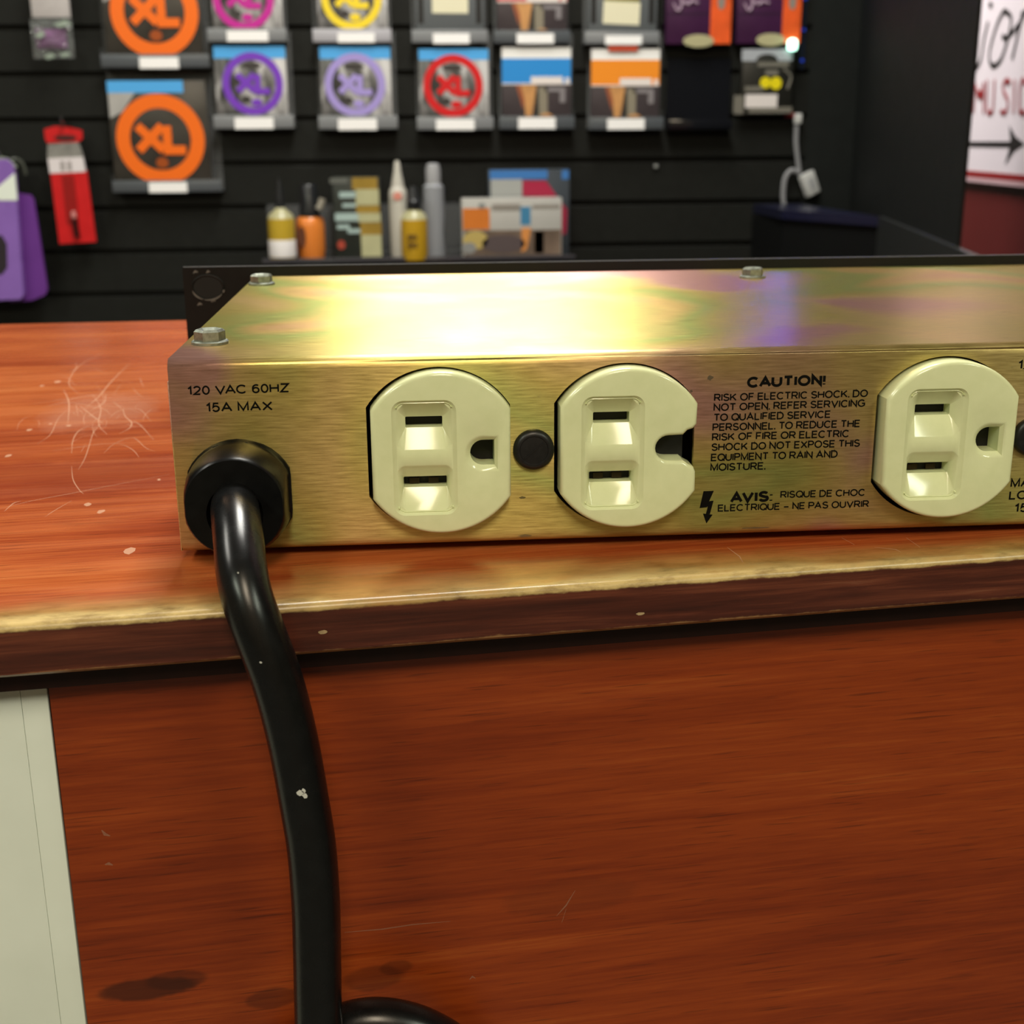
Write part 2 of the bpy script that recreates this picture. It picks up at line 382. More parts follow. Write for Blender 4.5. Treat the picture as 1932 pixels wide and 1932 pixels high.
# ceiling fixtures
for i, (lx, ly, pw, c, lab) in enumerate(LAMPS):
    X, Y, Z = lx*1000, ly*1000, CEIL*1000-ZO*1000
    t = thing('ceiling_light', (X, Y, Z-40), lab, 'ceiling light', 'ceiling lights')
    bm = NB()
    for x0, x1, y0, y1 in ((-310, -290, -610, 610), (290, 310, -610, 610), (-290, 290, -610, -590), (-290, 290, 590, 610)): add_box(bm, X+x0, X+x1, Y+y0, Y+y1, Z-40, Z)
    obj('frame', bm, mat('white_enamel', (225, 225, 220), 0.4), t)
    bm = NB(); add_box(bm, X-290, X+290, Y-590, Y+590, Z-12, Z-6); obj('diffuser', bm, mat('lamp_diffuser', (255, 250, 230), 0.5, emit=0.8), t)

# ================================================================== COUNTER
zc = -1.8
FA = Vector((-27.4, -34.5, zc)); cang = math.radians(6.083); ux = Vector((math.cos(cang), math.sin(cang), 0)); uy = Vector((-math.sin(cang), math.cos(cang), 0))
def cl(u, v, z): p = FA+ux*u+uy*v; return Vector((p.x, p.y, z))
def local_obj(name, bm, m, parent, smooth=35, **props):
    """verts already in counter-local millimetres (u along the edge, v into the depth, z down from the top)"""
    bmesh.ops.remove_doubles(bm, verts=bm.verts, dist=1e-5); bmesh.ops.recalc_face_normals(bm, faces=bm.faces)
    for v in bm.verts: v.co = v.co*S
    me = bpy.data.meshes.new(name); bm.to_mesh(me); bm.free()
    if smooth is not None:
        me.polygons.foreach_set('use_smooth', [True]*len(me.polygons)); me.set_sharp_from_angle(angle=math.radians(smooth))
    me.materials.append(m); o = bpy.data.objects.new(name, me); COL.objects.link(o); o.parent = parent
    for k, v in props.items(): o[k] = v
    return o
def cthing(name, label, cat):
    t = thing(name, FA, label, cat); t.rotation_euler = (0, 0, cang); return t
def to_local(P):
    d = Vector(P)-FA; return Vector((d.dot(ux), d.dot(uy), d.z))
# countertop material: worn pale front edge, orange cherry top, dark front edge
k = wood_material('cherry_counter_top', [(0.32, (106, 38, 18)), (0.44, (150, 65, 30)), (0.54, (176, 90, 43)), (0.68, (194, 115, 61))], 0.9, 0.26, 0.05)
tc = k.n('ShaderNodeTexCoord'); sp = k.n('ShaderNodeSeparateXYZ'); k.l(tc.outputs['Object'], sp.inputs[0])
jag = k.noise(k.coord((90, 220, 220), loc=(.1, .9, .3)), 1.0, 6, 0.7)
jag2 = k.noise(k.coord((14, 30, 30), loc=(.6, .3, .3)), 1.0, 4, 0.6)
edge = k.math('ADD', sp.outputs['Y'], k.math('ADD', k.math('MULTIPLY', k.math('SUBTRACT', jag, 0.5), 0.010), k.math('MULTIPLY', k.math('SUBTRACT', jag2, 0.5), 0.022)))
worn = k.rng(edge, 0.0030, 0.0165, 1, 0)
core = k.rng(edge, 0.0010, 0.0050, 1, 0)
c1 = k.mix(k.math('MULTIPLY', worn, 0.85), k.col, k.ramp(jag, [(0.3, (126, 88, 42)), (0.6, (176, 142, 84))]))
c1 = k.mix(core, c1, k.ramp(jag, [(0.30, (120, 92, 50)), (0.58, (204, 178, 120))]))
low = k.math('ADD', sp.outputs['Z'], k.math('MULTIPLY', k.math('SUBTRACT', jag, 0.5), 0.0016))
front = k.rng(low, -0.0017, -0.0011, 1, 0)
grain2 = k.noise(k.coord((18, 300, 420), loc=(.2, .6, .1)), 1.0, 5, 0.65, 0.3)
darkwood = k.ramp(grain2, [(0.3, (50, 24, 20)), (0.5, (76, 36, 27)), (0.66, (104, 54, 38)), (0.8, (130, 84, 62))])
c1 = k.mix(front, c1, darkwood)
lowedge = k.rng(k.math('ADD', sp.outputs['Z'], k.math('MULTIPLY', k.math('SUBTRACT', jag, 0.5), 0.0022)), -0.0100, -0.0095, 1, 0)
c1 = k.mix(k.math('MULTIPLY', lowedge, 0.75), c1, lin((150, 112, 72)))
def blob(k, sp, u, v, ru, rv, nz, amp):
    du = k.math('DIVIDE', k.math('SUBTRACT', sp.outputs['X'], u*S), ru*S); dv = k.math('DIVIDE', k.math('SUBTRACT', sp.outputs['Y'], v*S), rv*S)
    q = k.math('ADD', k.math('MULTIPLY', du, du), k.math('MULTIPLY', dv, dv)); return k.math('ADD', q, k.math('MULTIPLY', k.math('SUBTRACT', nz, 0.5), amp))
hz = to_local(at_z(185, 775, zc)); hz2 = to_local(at_z(120, 900, zc))
cloud = k.noise(k.coord((60, 45, 45), loc=(.4, .1, .2)), 1.0, 5, 0.7)
c1 = k.mix(k.math('MULTIPLY', k.rng(blob(k, sp, hz2.x, hz2.y, 60, 22, cloud, 2.0), 0.3, 1.3, 1, 0), 0.45), c1, lin((118, 40, 22)))
c1 = k.mix(k.math('MULTIPLY', k.rng(blob(k, sp, hz.x, hz.y, 19, 34, cloud, 2.6), 0.0, 1.3, 1, 0), 0.36), c1, lin((190, 136, 112)))
k.l(c1, k.b.inputs['Base Color']); cherry_top = k.m
k = wood_material('cherry_cabinet', [(0.30, (84, 28, 9)), (0.45, (124, 46, 13)), (0.56, (144, 59, 17)), (0.70, (168, 84, 30))], 0.9, 0.36, 0.06)
tc = k.n('ShaderNodeTexCoord'); sp = k.n('ShaderNodeSeparateXYZ'); k.l(tc.outputs['Object'], sp.inputs[0])
jag = k.noise(k.coord((70, 70, 70)), 1.0, 4, 0.6)
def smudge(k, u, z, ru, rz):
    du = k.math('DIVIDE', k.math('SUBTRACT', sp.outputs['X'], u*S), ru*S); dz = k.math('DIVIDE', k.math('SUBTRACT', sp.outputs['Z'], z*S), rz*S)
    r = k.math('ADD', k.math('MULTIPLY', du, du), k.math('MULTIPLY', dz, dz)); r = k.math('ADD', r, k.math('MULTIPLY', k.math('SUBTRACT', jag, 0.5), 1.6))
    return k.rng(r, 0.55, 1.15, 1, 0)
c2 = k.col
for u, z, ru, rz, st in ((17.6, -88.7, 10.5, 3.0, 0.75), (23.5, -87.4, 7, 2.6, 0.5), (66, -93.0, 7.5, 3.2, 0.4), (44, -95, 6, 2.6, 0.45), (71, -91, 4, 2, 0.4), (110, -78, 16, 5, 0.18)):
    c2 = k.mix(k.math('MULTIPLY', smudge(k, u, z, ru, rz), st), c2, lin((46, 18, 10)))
k.l(c2, k.b.inputs['Base Color']); cherry_cab = k.m

bk0 = to_local(at_z(0, 612, zc)); bk1 = to_local(at_z(352, 604.6, zc))
sl = (bk1.y-bk0.y)/(bk1.x-bk0.x)
def back(u): return bk0.y+(u-bk0.x)*sl
ct = cthing('countertop', 'worn orange cherry wood countertop with pale rubbed front edge under the power unit', 'countertop')
bm = NB(); U0, U1, TH = -900.0, 900.0, 10.4
prof = [(0.0, -TH+0.5), (0.5, -TH), ]                   # front edge profile, rounded
fr = [(0.6, -TH), (0.0, -TH+0.6)] + [(1.5*(1-math.cos(a)), -1.5*(1-math.sin(a))) for a in [i*math.pi/2/6 for i in range(7)]]
NU = 240; cols = []
for i in range(NU+1):
    u = U0+(U1-U0)*i/NU; w = 0.25*math.sin(u*0.9)+0.2*math.sin(u*0.37+1)
    pts = [(u, max(0, v+0.0*w), z) for v, z in fr]; pts = [(u, back(u), -TH)]+pts+[(u, back(u), 0.0)]
    cols.append([bm.verts.new(p) for p in pts])
for a, b in zip(cols, cols[1:]):
    n = len(a)
    for j in range(n): bm.faces.new([a[j], b[j], b[(j+1) % n], a[(j+1) % n]])
bm.faces.new(cols[0]); bm.faces.new(cols[-1][::-1])
local_obj('board', bm, cherry_top, ct)
# chips along the edge
chip_m = mat('bare_wood', (176, 150, 112), 0.7, noise=0.3, nscale=900)
for px, py, w, h in ((1510, 1068, 26, 12), (1535, 1063, 30, 9), (1672, 1052, 30, 8), (610, 1192, 22, 9), (820, 1118, 30, 9), (1208, 1158, 20, 8)):
    bm = NB(); P = to_local(at_plane(px, py, np.array(FA), np.array(uy))); wm, hm = w/10.2/2, h/10.2/2
    n = 9; ring = [(P.x+wm*math.cos(2*math.pi*i/n)*random.uniform(.7, 1.1), -0.10, min(-0.3, P.z+hm*math.sin(2*math.pi*i/n)*random.uniform(.6, 1.1))) for i in range(n)]
    bm.faces.new([bm.verts.new(p) for p in ring]); local_obj('edge_chip', bm, chip_m, ct)
# scratches: pale lines rubbed into the lacquer left of the unit
SCR = [[(195, 665), (150, 690), (130, 722), (150, 745)], [(245, 685), (210, 720), (185, 750), (160, 770)], [(60, 762), (110, 755), (160, 748), (190, 742)],
       [(80, 770), (120, 758), (150, 750), (195, 745), (240, 742)], [(150, 765), (175, 785), (195, 800)], [(232, 770), (236, 785), (248, 797), (244, 808), (225, 818)],
       [(135, 855), (138, 830), (150, 812), (175, 803)], [(180, 802), (170, 835), (160, 865), (148, 886)], [(196, 855), (215, 838), (250, 826), (275, 845), (293, 852)],
       [(0, 960), (60, 945), (140, 930), (200, 918), (320, 895)], [(8, 965), (25, 950), (40, 945)], [(85, 975), (105, 962), (135, 945)], [(135, 880), (138, 905), (150, 925), (158, 932)],
       [(70, 838), (95, 820), (110, 790), (130, 770)], [(205, 800), (240, 795), (262, 800), (290, 830)], [(100, 850), (140, 845), (190, 838), (240, 836)], [(205, 790), (225, 775), (262, 772), (285, 795)],
       [(120, 735), (130, 760), (128, 800)], [(175, 745), (190, 770), (186, 800), (202, 820)], [(160, 790), (182, 778), (205, 772)], [(90, 765), (140, 760), (190, 772)], [(170, 775), (196, 760), (200, 745)]]
bm = NB()
for L in SCR:
    P = [to_local(at_z(x, y, zc)) for x, y in L]; P = catmull(P, 6)
    add_ribbon(bm, P, random.uniform(0.2, 0.42), (0, 0, 1), 0.02+0.003*random.random())
for q in range(46):
    a0 = random.uniform(0, 6.28); cx_, cy_ = 185+random.gauss(0, 48), 785+random.gauss(0, 38); ln = random.uniform(14, 60); bend = random.uniform(-.9, .9)
    L = [(cx_+ln*(t-.5)*math.cos(a0+bend*t), cy_+.7*ln*(t-.5)*math.sin(a0+bend*t)) for t in (0, .33, .66, 1)]
    if max(p[0] for p in L) > 318: continue
    add_ribbon(bm, catmull([to_local(at_z(x, y, zc)) for x, y in L], 5), random.uniform(0.08, 0.22), (0, 0, 1), 0.03+0.0004*q)
for x, y, r in ((110, 720, 1.2), (165, 952, 0.7), (190, 965, 0.9), (55, 811, 0.8), (95, 800, 0.5), (130, 803, 0.7), (80, 728, .7), (300, 905, .5), (15, 860, .9), (1520, 1040, .0), (245, 1040, 1.1)):
    if r == 0: continue
    P = to_local(at_z(x, y, zc)); n = 8
    bm.faces.new([bm.verts.new((P.x+r*1.2*math.cos(2*math.pi*i/n)*random.uniform(.6, 1.2), P.y+r*2.2*math.sin(2*math.pi*i/n)*random.uniform(.6, 1.2), 0.03)) for i in range(n)])
for L in ([(1372, 1033), (1395, 1050), (1402, 1062)], [(1588, 1015), (1612, 1028)], [(1710, 1015), (1736, 1033)], [(1650, 1033), (1690, 1037), (1700, 1042)]):
    P = [to_local(at_z(x, y, zc)) for x, y in L]; add_ribbon(bm, P, 0.3, (0, 0, 1), 0.05)
sm = mat('pale_scratch', (220, 170, 136), 0.6, alpha=0.55)
local_obj('scratch', bm, sm, ct)

cab = cthing('counter_cabinet', 'reddish cherry wood counter front with a white strip on its left edge', 'cabinet')
RC = 12.0                                                # set back under the top
bm = NB(); add_box(bm, 4.9, 880, RC, 330, -940, -TH-5.4); local_obj('front_panel', bm, cherry_cab, cab)
bm = NB(); add_box(bm, -880, 880, 6.0, 340, -TH-5.4, -TH, 0.5); local_obj('shade_strip', bm, mat('overhang_shade', (38, 16, 11), 0.5, spec=0.3, noise=0.3, nscale=200), cab)  # dark strip under the top; the overhang's shade is put into its colour
k = NT('white_laminate'); tcx = k.n('ShaderNodeTexCoord'); spx = k.n('ShaderNodeSeparateXYZ'); k.l(tcx.outputs['Object'], spx.inputs[0])
k.b.inputs['Roughness'].default_value = 0.55
nz = k.noise(k.coord((30, 30, 30)), 1.0, 4)
k.l(k.ramp(nz, [(0.3, (206, 212, 203)), (0.7, (216, 222, 214))]), k.b.inputs['Base Color']); white_lam = k.m
bm = NB(); add_box(bm, -0.35, 4.6, RC-0.5, 330, -940, -TH-5.4, 0.15); add_box(bm, -880, -0.39, RC-0.53, 330, -940, -TH-5.4, 0.15)
local_obj('white_panel', bm, white_lam, cab, label='white laminate strip with a fine upright seam')
nP = np.array([uy.x, uy.y, 0]); aP = np.array(FA)+nP*RC
for L, w in (([(192, 1566), (198, 1574), (208, 1577)], 0.7), ([(198, 1631), (205, 1629), (213, 1632)], 0.7), ([(886, 1848), (891, 1842), (897, 1846)], 0.5), ([(1085, 1680), (1068, 1708), (1050, 1728)], 0.35), ([(650, 1759), (720, 1753), (780, 1744), (850, 1738)], 0.3), ([(1060, 1740), (1068, 1715)], 0.3)):
    bm = NB(); add_ribbon(bm, [to_local(at_plane(x, y, aP, nP)) for x, y in L], w, (0, -1, 0), 0.04); local_obj('scuff', bm, mat('pale_scuff', (170, 120, 96), 0.6, alpha=0.5), cab)

# ================================================================== POWER UNIT
ZB, ZT, D, BW, R_ = 0.0, 40.7, 164.4, 440.0, 2.2
OX = [54.54, 93.44, 162.23, 201.1]; OZ = 20.69; FY = -4.0       # outlet centres, face depth
unit = thing('power_conditioner', (0, 80, zc), 'gold zinc plated rack power unit with ivory outlets and black cord on the counter', 'power unit')
zinc = zinc_material()
def face_outline(broken=False):
    hw, R = 14.3, 17.05; a0 = math.acos(hw/R); pts = []
    N = 26
    if broken:
        y1 = 3.5
        pts += [(hw, -math.sqrt(R*R-hw*hw)), (hw-0.05, -5.2), (hw-0.5, -4.2), (hw-1.6, -3.6), (11.6, -2.75), (8.4, -2.65)]
        pts += [(8.4-2.75*math.sin(t), -2.65*math.cos(t)) for t in [math.pi*i/12 for i in range(1, 12)]]
        pts += [(8.4, 2.65), (11.4, 2.75), (hw-2.0, 3.7), (hw-0.8, 4.1), (hw-0.1, 5.0)]
    else: pts += [(hw, -math.sqrt(R*R-hw*hw))]
    for i in range(N+1):
        a = a0+(math.pi-2*a0)*i/N; pts.append((R*math.cos(a), R*math.sin(a)))
    for i in range(N+1):
        a = math.pi+a0+(math.pi-2*a0)*i/N; pts.append((R*math.cos(a), R*math.sin(a)))
    out = []
    for p in pts:
        if not out or math.hypot(p[0]-out[-1][0], p[1]-out[-1][1]) > 1e-4: out.append(p)
    if math.hypot(out[0][0]-out[-1][0], out[0][1]-out[-1][1]) < 1e-4: out.pop()
    return out
def rrect(cx, cz, w, h, r, n=4):
    P = []
    for sx, sz, a in ((1, -1, -90), (1, 1, 0), (-1, 1, 90), (-1, -1, 180)):
        for i in range(n+1):
            t = math.radians(a+90*i/n); P.append((cx+sx*(w/2-r)+r*math.cos(t), cz+sz*(h/2-r)+r*math.sin(t)))
    return P
def dhole(cx, cz, r, flat, n=14, x=0.0):
    P = [(cx+flat, cz-r), (cx+flat, cz+r)]
    P += [(cx-r*math.sin(t)+x, cz+r*math.cos(t)) for t in [math.pi*i/n for i in range(0, n+1)]]
    return P
ivory = NT('ivory_plastic'); ivory.b.inputs['Base Color'].default_value = lin((222, 222, 168)); ivory.b.inputs['Roughness'].default_value = 0.13
ivory.b.inputs['Subsurface Weight'].default_value = 0.0
iv = ivory.noise(ivory.coord((300, 300, 300)), 1.0, 3); ivory.l(ivory.ramp(iv, [(0.3, (220, 226, 180)), (0.7, (226, 231, 187))]), ivory.b.inputs['Base Color'])
ivory = ivory.m
dark_in = mat('dark_cavity', (14, 12, 10), 0.7)
def make_outlet(cx, broken, idx):
    bm = NB(); out = face_outline(broken); loops = []; dep = []
    er = 0.9
    inset = offset(out, er); loops.append(inset); dep.append(0.0)
    slots = []
    loops += [rrect(-3.4, -0.75, 13.2, 24.2, 2.4, 6), rrect(-3.4, -0.75, 11.9, 22.9, 1.9, 6)]; dep += [0.0, 0.55]
    for sz, w in ((6.35, 7.6), (-6.35, 9.0)):
        sx = -3.4
        outer = rrect(sx, sz-0.55 if sz > 0 else sz-0.95, 11.5, 10.2, 1.7, 6); mid = rrect(sx, sz-0.55 if sz > 0 else sz-0.95, 10.9, 9.5, 1.4, 6); inner = rrect(sx, sz, w, 2.3, 0.25, 6)
        loops += [outer, mid, inner]; dep += [0.65, 0.85, 2.9]; slots.append(inner)
    if not broken:
        outer = dhole(8.6, 0, 4.0, 3.4); mid = dhole(8.6, 0, 3.5, 3.0); hole = dhole(8.6, 0, 2.65, 2.35)
        loops += [outer, mid, hole]; dep += [0.0, 0.15, 1.1]; slots.append(hole)
    pl = lambda u, v, d: (cx+u, FY+d, OZ+v)
    rings = cdt_faces(bm, loops, dep, pl, lambda c: inside(c, inset) and not any(inside(c, s) for s in slots))
    ring = rings[0]
    for j in range(1, 6):
        a = j*math.pi/2/5; o2 = offset(out, er*(1-math.sin(a))); ring = skirt(bm, ring, [pl(u, v, er*(1-math.cos(a))) for u, v in o2])
    ring = skirt(bm, ring, [pl(u, v, 6.5) for u, v in out])
    k = 0
    for i, L in enumerate(loops):
        if L in slots:
            r2 = skirt(bm, rings[i], [pl(u, v, 6.0) for u, v in L]); k += 1
    o = obj('outlet', bm, ivory, unit, smooth=32)
    # what lies behind the openings
    bm = NB(); add_box(bm, cx-11, cx+12.5, FY+6.1, FY+9, OZ-12, OZ+12); obj('outlet_body', bm, dark_in, o)
    for sx in (-5.6, -1.6):
        bm = NB(); add_box(bm, cx+sx-1.1, cx+sx+1.0, FY+5.4, FY+6.05, OZ-6.35-1.0, OZ-6.35+0.2); obj('contact', bm, mat('brass_contact', (58, 46, 26), 0.5, metal=0.6), o)
    return o
# --- chassis: one folded sheet with outlet cut-outs
bm = NB()
cut = []
for i, x in enumerate(OX):
    c = offset(face_outline(False), -0.55); cut.append([(x-0.35+u, OZ-0.1+v) for u, v in c])
outerL = [(0, ZB+R_), (BW, ZB+R_), (BW, ZT-R_), (0, ZT-R_)]
loops = [outerL]+cut
rings = cdt_faces(bm, loops, [0]*len(loops), lambda u, v, d: (u, 0.0, v), lambda c: inside(c, outerL) and not any(inside(c, s) for s in cut))
for i, L in enumerate(cut): skirt(bm, rings[i+1], [(u, 1.3, v) for u, v in L])
def arc_strip(bm, x0, x1, pts):
    a = [bm.verts.new((x0, y, z)) for y, z in pts]; b = [bm.verts.new((x1, y, z)) for y, z in pts]
    for i in range(len(pts)-1): bm.faces.new([a[i], b[i], b[i+1], a[i+1]])
top = [(R_-R_*math.cos(t), ZT-R_+R_*math.sin(t)) for t in [i*math.pi/2/8 for i in range(9)]]
# the cover stops a little short of the left side at the front corner, as a folded tab
arc_strip(bm, 0, BW, top)
a = [bm.verts.new(p) for p in ((0, R_, ZT), (BW, R_, ZT), (BW, D, ZT), (0, D, ZT))]; bm.faces.new(a)
bot = [(R_-R_*math.cos(t), ZB+R_-R_*math.sin(t)) for t in [i*math.pi/2/8 for i in range(9)]]
arc_strip(bm, 0, BW, bot)
a = [bm.verts.new(p) for p in ((0, R_, ZB), (BW, R_, ZB), (BW, D, ZB), (0, D, ZB))]; bm.faces.new(a)
for x in (0, BW):
    side = [(x, y, z) for y, z in top]+[(x, D, ZT), (x, D, ZB)]+[(x, y, z) for y, z in bot[::-1]]
    bm.faces.new([bm.verts.new(p) for p in side])
a = [bm.verts.new(p) for p in ((0, D, ZB), (BW, D, ZB), (BW, D, ZT), (0, D, ZT))]; bm.faces.new(a)
ch = obj('chassis', bm, zinc, unit, smooth=40)
bm = NB(); add_box(bm, -0.28, 0.0, 0.15, D-1, ZB+0.4, 36.3, 0.1); obj('side_plate', bm, zinc, ch)
# --- black rack panel with a rack hole at its ear
bm = NB(); rect = [(-23.1, zc), (463, zc), (463, 43.9), (-23.1, 43.9)]
slot = rrect(-15.4, 37.3, 10.0, 6.4, 3.15, 8); slot2 = rrect(-15.4, 6.0, 10.0, 6.4, 3.15, 8)
for y, in ((D,), (D+3.0,)):
    pass
keep = lambda c: inside(c, rect)
rr = cdt_faces(bm, [rect], [0], lambda u, v, d: (u, D+0.02, v), keep); skirt(bm, rr[0], [(u, D+3.0, v) for u, v in rect])
a = [bm.verts.new((u, D+3.0, v)) for u, v in rect]; bm.faces.new(a)
face_black = mat('black_rack_paint', (11, 11, 11), 0.5, spec=0.25, noise=0.2, nscale=300)
fp = obj('rack_panel', bm, face_black, unit, smooth=30)
bm = NB(); add_tube(bm, [(-15.4+5.0*math.cos(t), D-0.05, 37.4+3.9*math.sin(t)) for t in [2*math.pi*i/40 for i in range(41)]], 0.35, 8, False); obj('rack_hole_rim', bm, face_black, fp)
bm = NB(); add_disc(bm, -15.4, 37.4, 4.7, 3.6, D-0.06, D+0.01); obj('rack_hole', bm, mat('hole_black', (6, 6, 6), 0.8), fp)
bm = NB()
for a0, a1, r1, r2 in ((195, 250, 5.1, 4.0), (255, 330, 5.1, 4.0), (335, 350, 5.2, 4.1)):
    add_ribbon(bm, [(-15.4+r1*math.cos(math.radians(t)), D-0.45, 37.4+r2*math.sin(math.radians(t))) for t in np.linspace(a0, a1, 14)], 0.55, (0, -1, 0), 0.02)
for x, z, w in ((-19.0, 42.3, 1.6), (-15.0, 42.3, 1.2), (-18.4, 32.0, 1.6), (-14.0, 33.0, 1.5)): add_ribbon(bm, [(x-w/2, D, z-0.3), (x, D, z+0.3), (x+w/2, D, z)], 0.8, (0, -1, 0), 0.05)
add_ribbon(bm, [(-23.0, D+1.2, 43.9), (200, D+1.2, 43.9), (460, D+1.2, 43.9)], 1.0, (0, 0, 1), 0.02, False)
obj('paint_wear', bm, mat('worn_grey', (112, 110, 106), 0.5, alpha=0.75), fp)
# --- outlets, rivets, screws
for i, x in enumerate(OX): make_outlet(x, i == 1, i)
rivet_m = mat('black_nylon', (22, 22, 24), 0.38, noise=0.3, nscale=900)
for x in (73.9, 181.9):
    bm = NB(); add_lathe(bm, [(4.3, 0.0), (4.3, 0.7), (4.0, 1.25), (3.4, 1.6), (3.0, 1.55), (2.9, 1.4), (1.5, 1.5), (0.3, 1.5)], (x, 0.0, 20.4), 'y', 40)
    add_box(bm, -2.6, 2.6, -1.62, -1.4, -0.12, 0.12, M=Matrix.Translation((x, 0, 20.4)) @ Matrix.Rotation(math.radians(-40), 4, 'Y'))
    obj('rivet', bm, rivet_m, unit, smooth=40)
scr_m = mat('grey_zinc_screw', (150, 156, 144), 0.45, metal=0.75, noise=0.35, nscale=900)
for x, y, rot in ((5.7, 21, 12), (4.6, 138.9, 20), (155.9, 136.3, 5)):
    bm = NB(); add_lathe(bm, [(4.0, 0.02), (4.0, 0.55), (3.7, 0.8), (2.6, 0.85)], (x, y, ZT), 'z', 32)
    hexp = [(3.35*math.cos(math.radians(60*i+rot)), 3.35*math.sin(math.radians(60*i+rot))) for i in range(6)]
    lo = [bm.verts.new((x+u, y+v, ZT+0.8)) for u, v in hexp]; mi = [bm.verts.new((x+u, y+v, ZT+2.7)) for u, v in hexp]; hi = [bm.verts.new((x+u*.84, y+v*.84, ZT+3.2)) for u, v in hexp]
    dn = [bm.verts.new((x+u*.6, y+v*.6, ZT+2.6)) for u, v in hexp]
    for A_, B_ in ((lo, mi), (mi, hi), (hi, dn)):
        for i in range(6): bm.faces.new([A_[i], A_[(i+1) % 6], B_[(i+1) % 6], B_[i]])
    bm.faces.new(dn)
    obj('hex_screw', bm, scr_m, unit, smooth=20)
# --- strain relief bushing and cord
bm = NB(); cxs, czs = 12.9, 12.6
def dflat(R, hw, zcut, n=40):
    P = []
    for i in range(n):
        t = 2*math.pi*i/n; u, v = R*math.cos(t), R*math.sin(t); P.append((max(-hw, min(hw, u)), max(v, zcut)))
    return P
rel_m = mat('black_rubber_bushing', (14, 15, 16), 0.3, spec=0.2, noise=0.2, nscale=500)
ring = None
for R, hw, y in ((11.6, 10.5, -0.02), (11.6, 10.5, -0.9), (11.3, 10.05, -1.2), (11.25, 9.95, -3.5), (11.15, 9.95, -5.5), (10.95, 9.95, -7.4), (10.6, 9.95, -9.2), (10.3, 9.9, -10.3), (10.05, 9.8, -11.0), (9.8, 9.6, -11.3)):
    pts = [(cxs+u, y, czs+v) for u, v in dflat(R, hw, -10.2)]
    if ring is None: ring = [bm.verts.new(p) for p in pts]; bm.faces.new(ring[::-1])
    else: ring = skirt(bm, ring, pts)
ring = skirt(bm, ring, [(cxs+5.6*math.cos(2*math.pi*i/40), -11.0, czs-1.4+6.0*math.sin(2*math.pi*i/40)) for i in range(40)])
ring = skirt(bm, ring, [(cxs+5.3*math.cos(2*math.pi*i/40), -6.0, czs-1.4+5.6*math.sin(2*math.pi*i/40)) for i in range(40)])
bm.faces.new(ring)
sr = obj('strain_relief', bm, rel_m, unit, smooth=45)
# raised letters round the flange of the bushing
bm = NB()
for ch_, deg in (('H', 128), ('E', 112), ('Y', 96), ('C', 80), ('O', 63)):
    a = math.radians(deg); R = 9.9
    def plc(u, v, a=a, R=R):
        s = u; q = (R+v); return (cxs+q*math.cos(a)+s*math.sin(a), -1.66-0.0*v, czs+q*math.sin(a)-s*math.cos(a))
    text_bm(bm, ch_, plc, -0.7, 0, 0.7, 0, 1.5, 0.14)
obj('raised_lettering', bm, mat('bushing_letter', (40, 41, 42), 0.3), sr)
cord_m = mat('black_cord_jacket', (15, 16, 17), 0.27, spec=0.4, noise=0.25, nscale=260)
path = [(12.8, -5, 12.6), (13.2, -12, 13.0), (14.2, -19, 12.4), (15.4, -26, 10.2), (16.4, -32, 6.6), (17.6, -35.6, 2.2), (19.7, -37.5, -4.0), (22.5, -38, -13.9), (24.6, -38, -25.9), (26.1, -38, -39.4), (26.9, -38, -48.5), (27.1, -38, -60.2), (26.8, -38, -72.2), (26.4, -38, -84), (26.2, -38, -95), (26.0, -37, -130), (22, -34, -200), (12, -30, -290)]
lp = [(12, -30, -290), (14, -28.5, -315), (24, -27.5, -325), (33, -27, -300), (33, -26.5, -240), (25.5, -26.5, -180), (19.5, -26.5, -138), (18.6, -26.5, -116), (24.5, -26.5, -102), (35.5, -26.5, -97.3), (48, -26.5, -101), (57.5, -26.5, -111.5), (63, -26.5, -135), (66, -27, -180), (70, -28, -300), (74, -30, -500), (78, -40, -800), (80, -60, -930)]
bm = NB(); add_tube(bm, catmull(path[:-1]+lp, 10), 4.75, 28)
cd = obj('power_cord', bm, cord_m, unit, smooth=60)
bm = NB()
for px, py, r in ((567, 1497, 0.8), (573, 1493, .6), (449, 1081, .22), (492, 1250, .25), (575, 1502, .6)):
    P = at(px, py, -42.9); n = 7; bm.faces.new([bm.verts.new((P[0]+r*math.cos(2*math.pi*i/n)*random.uniform(.5, 1.1), -42.85, P[2]+r*math.sin(2*math.pi*i/n)*random.uniform(.5, 1.1))) for i in range(n)])
obj('paint_fleck', bm, mat('white_fleck', (200, 200, 195), 0.6), cd)
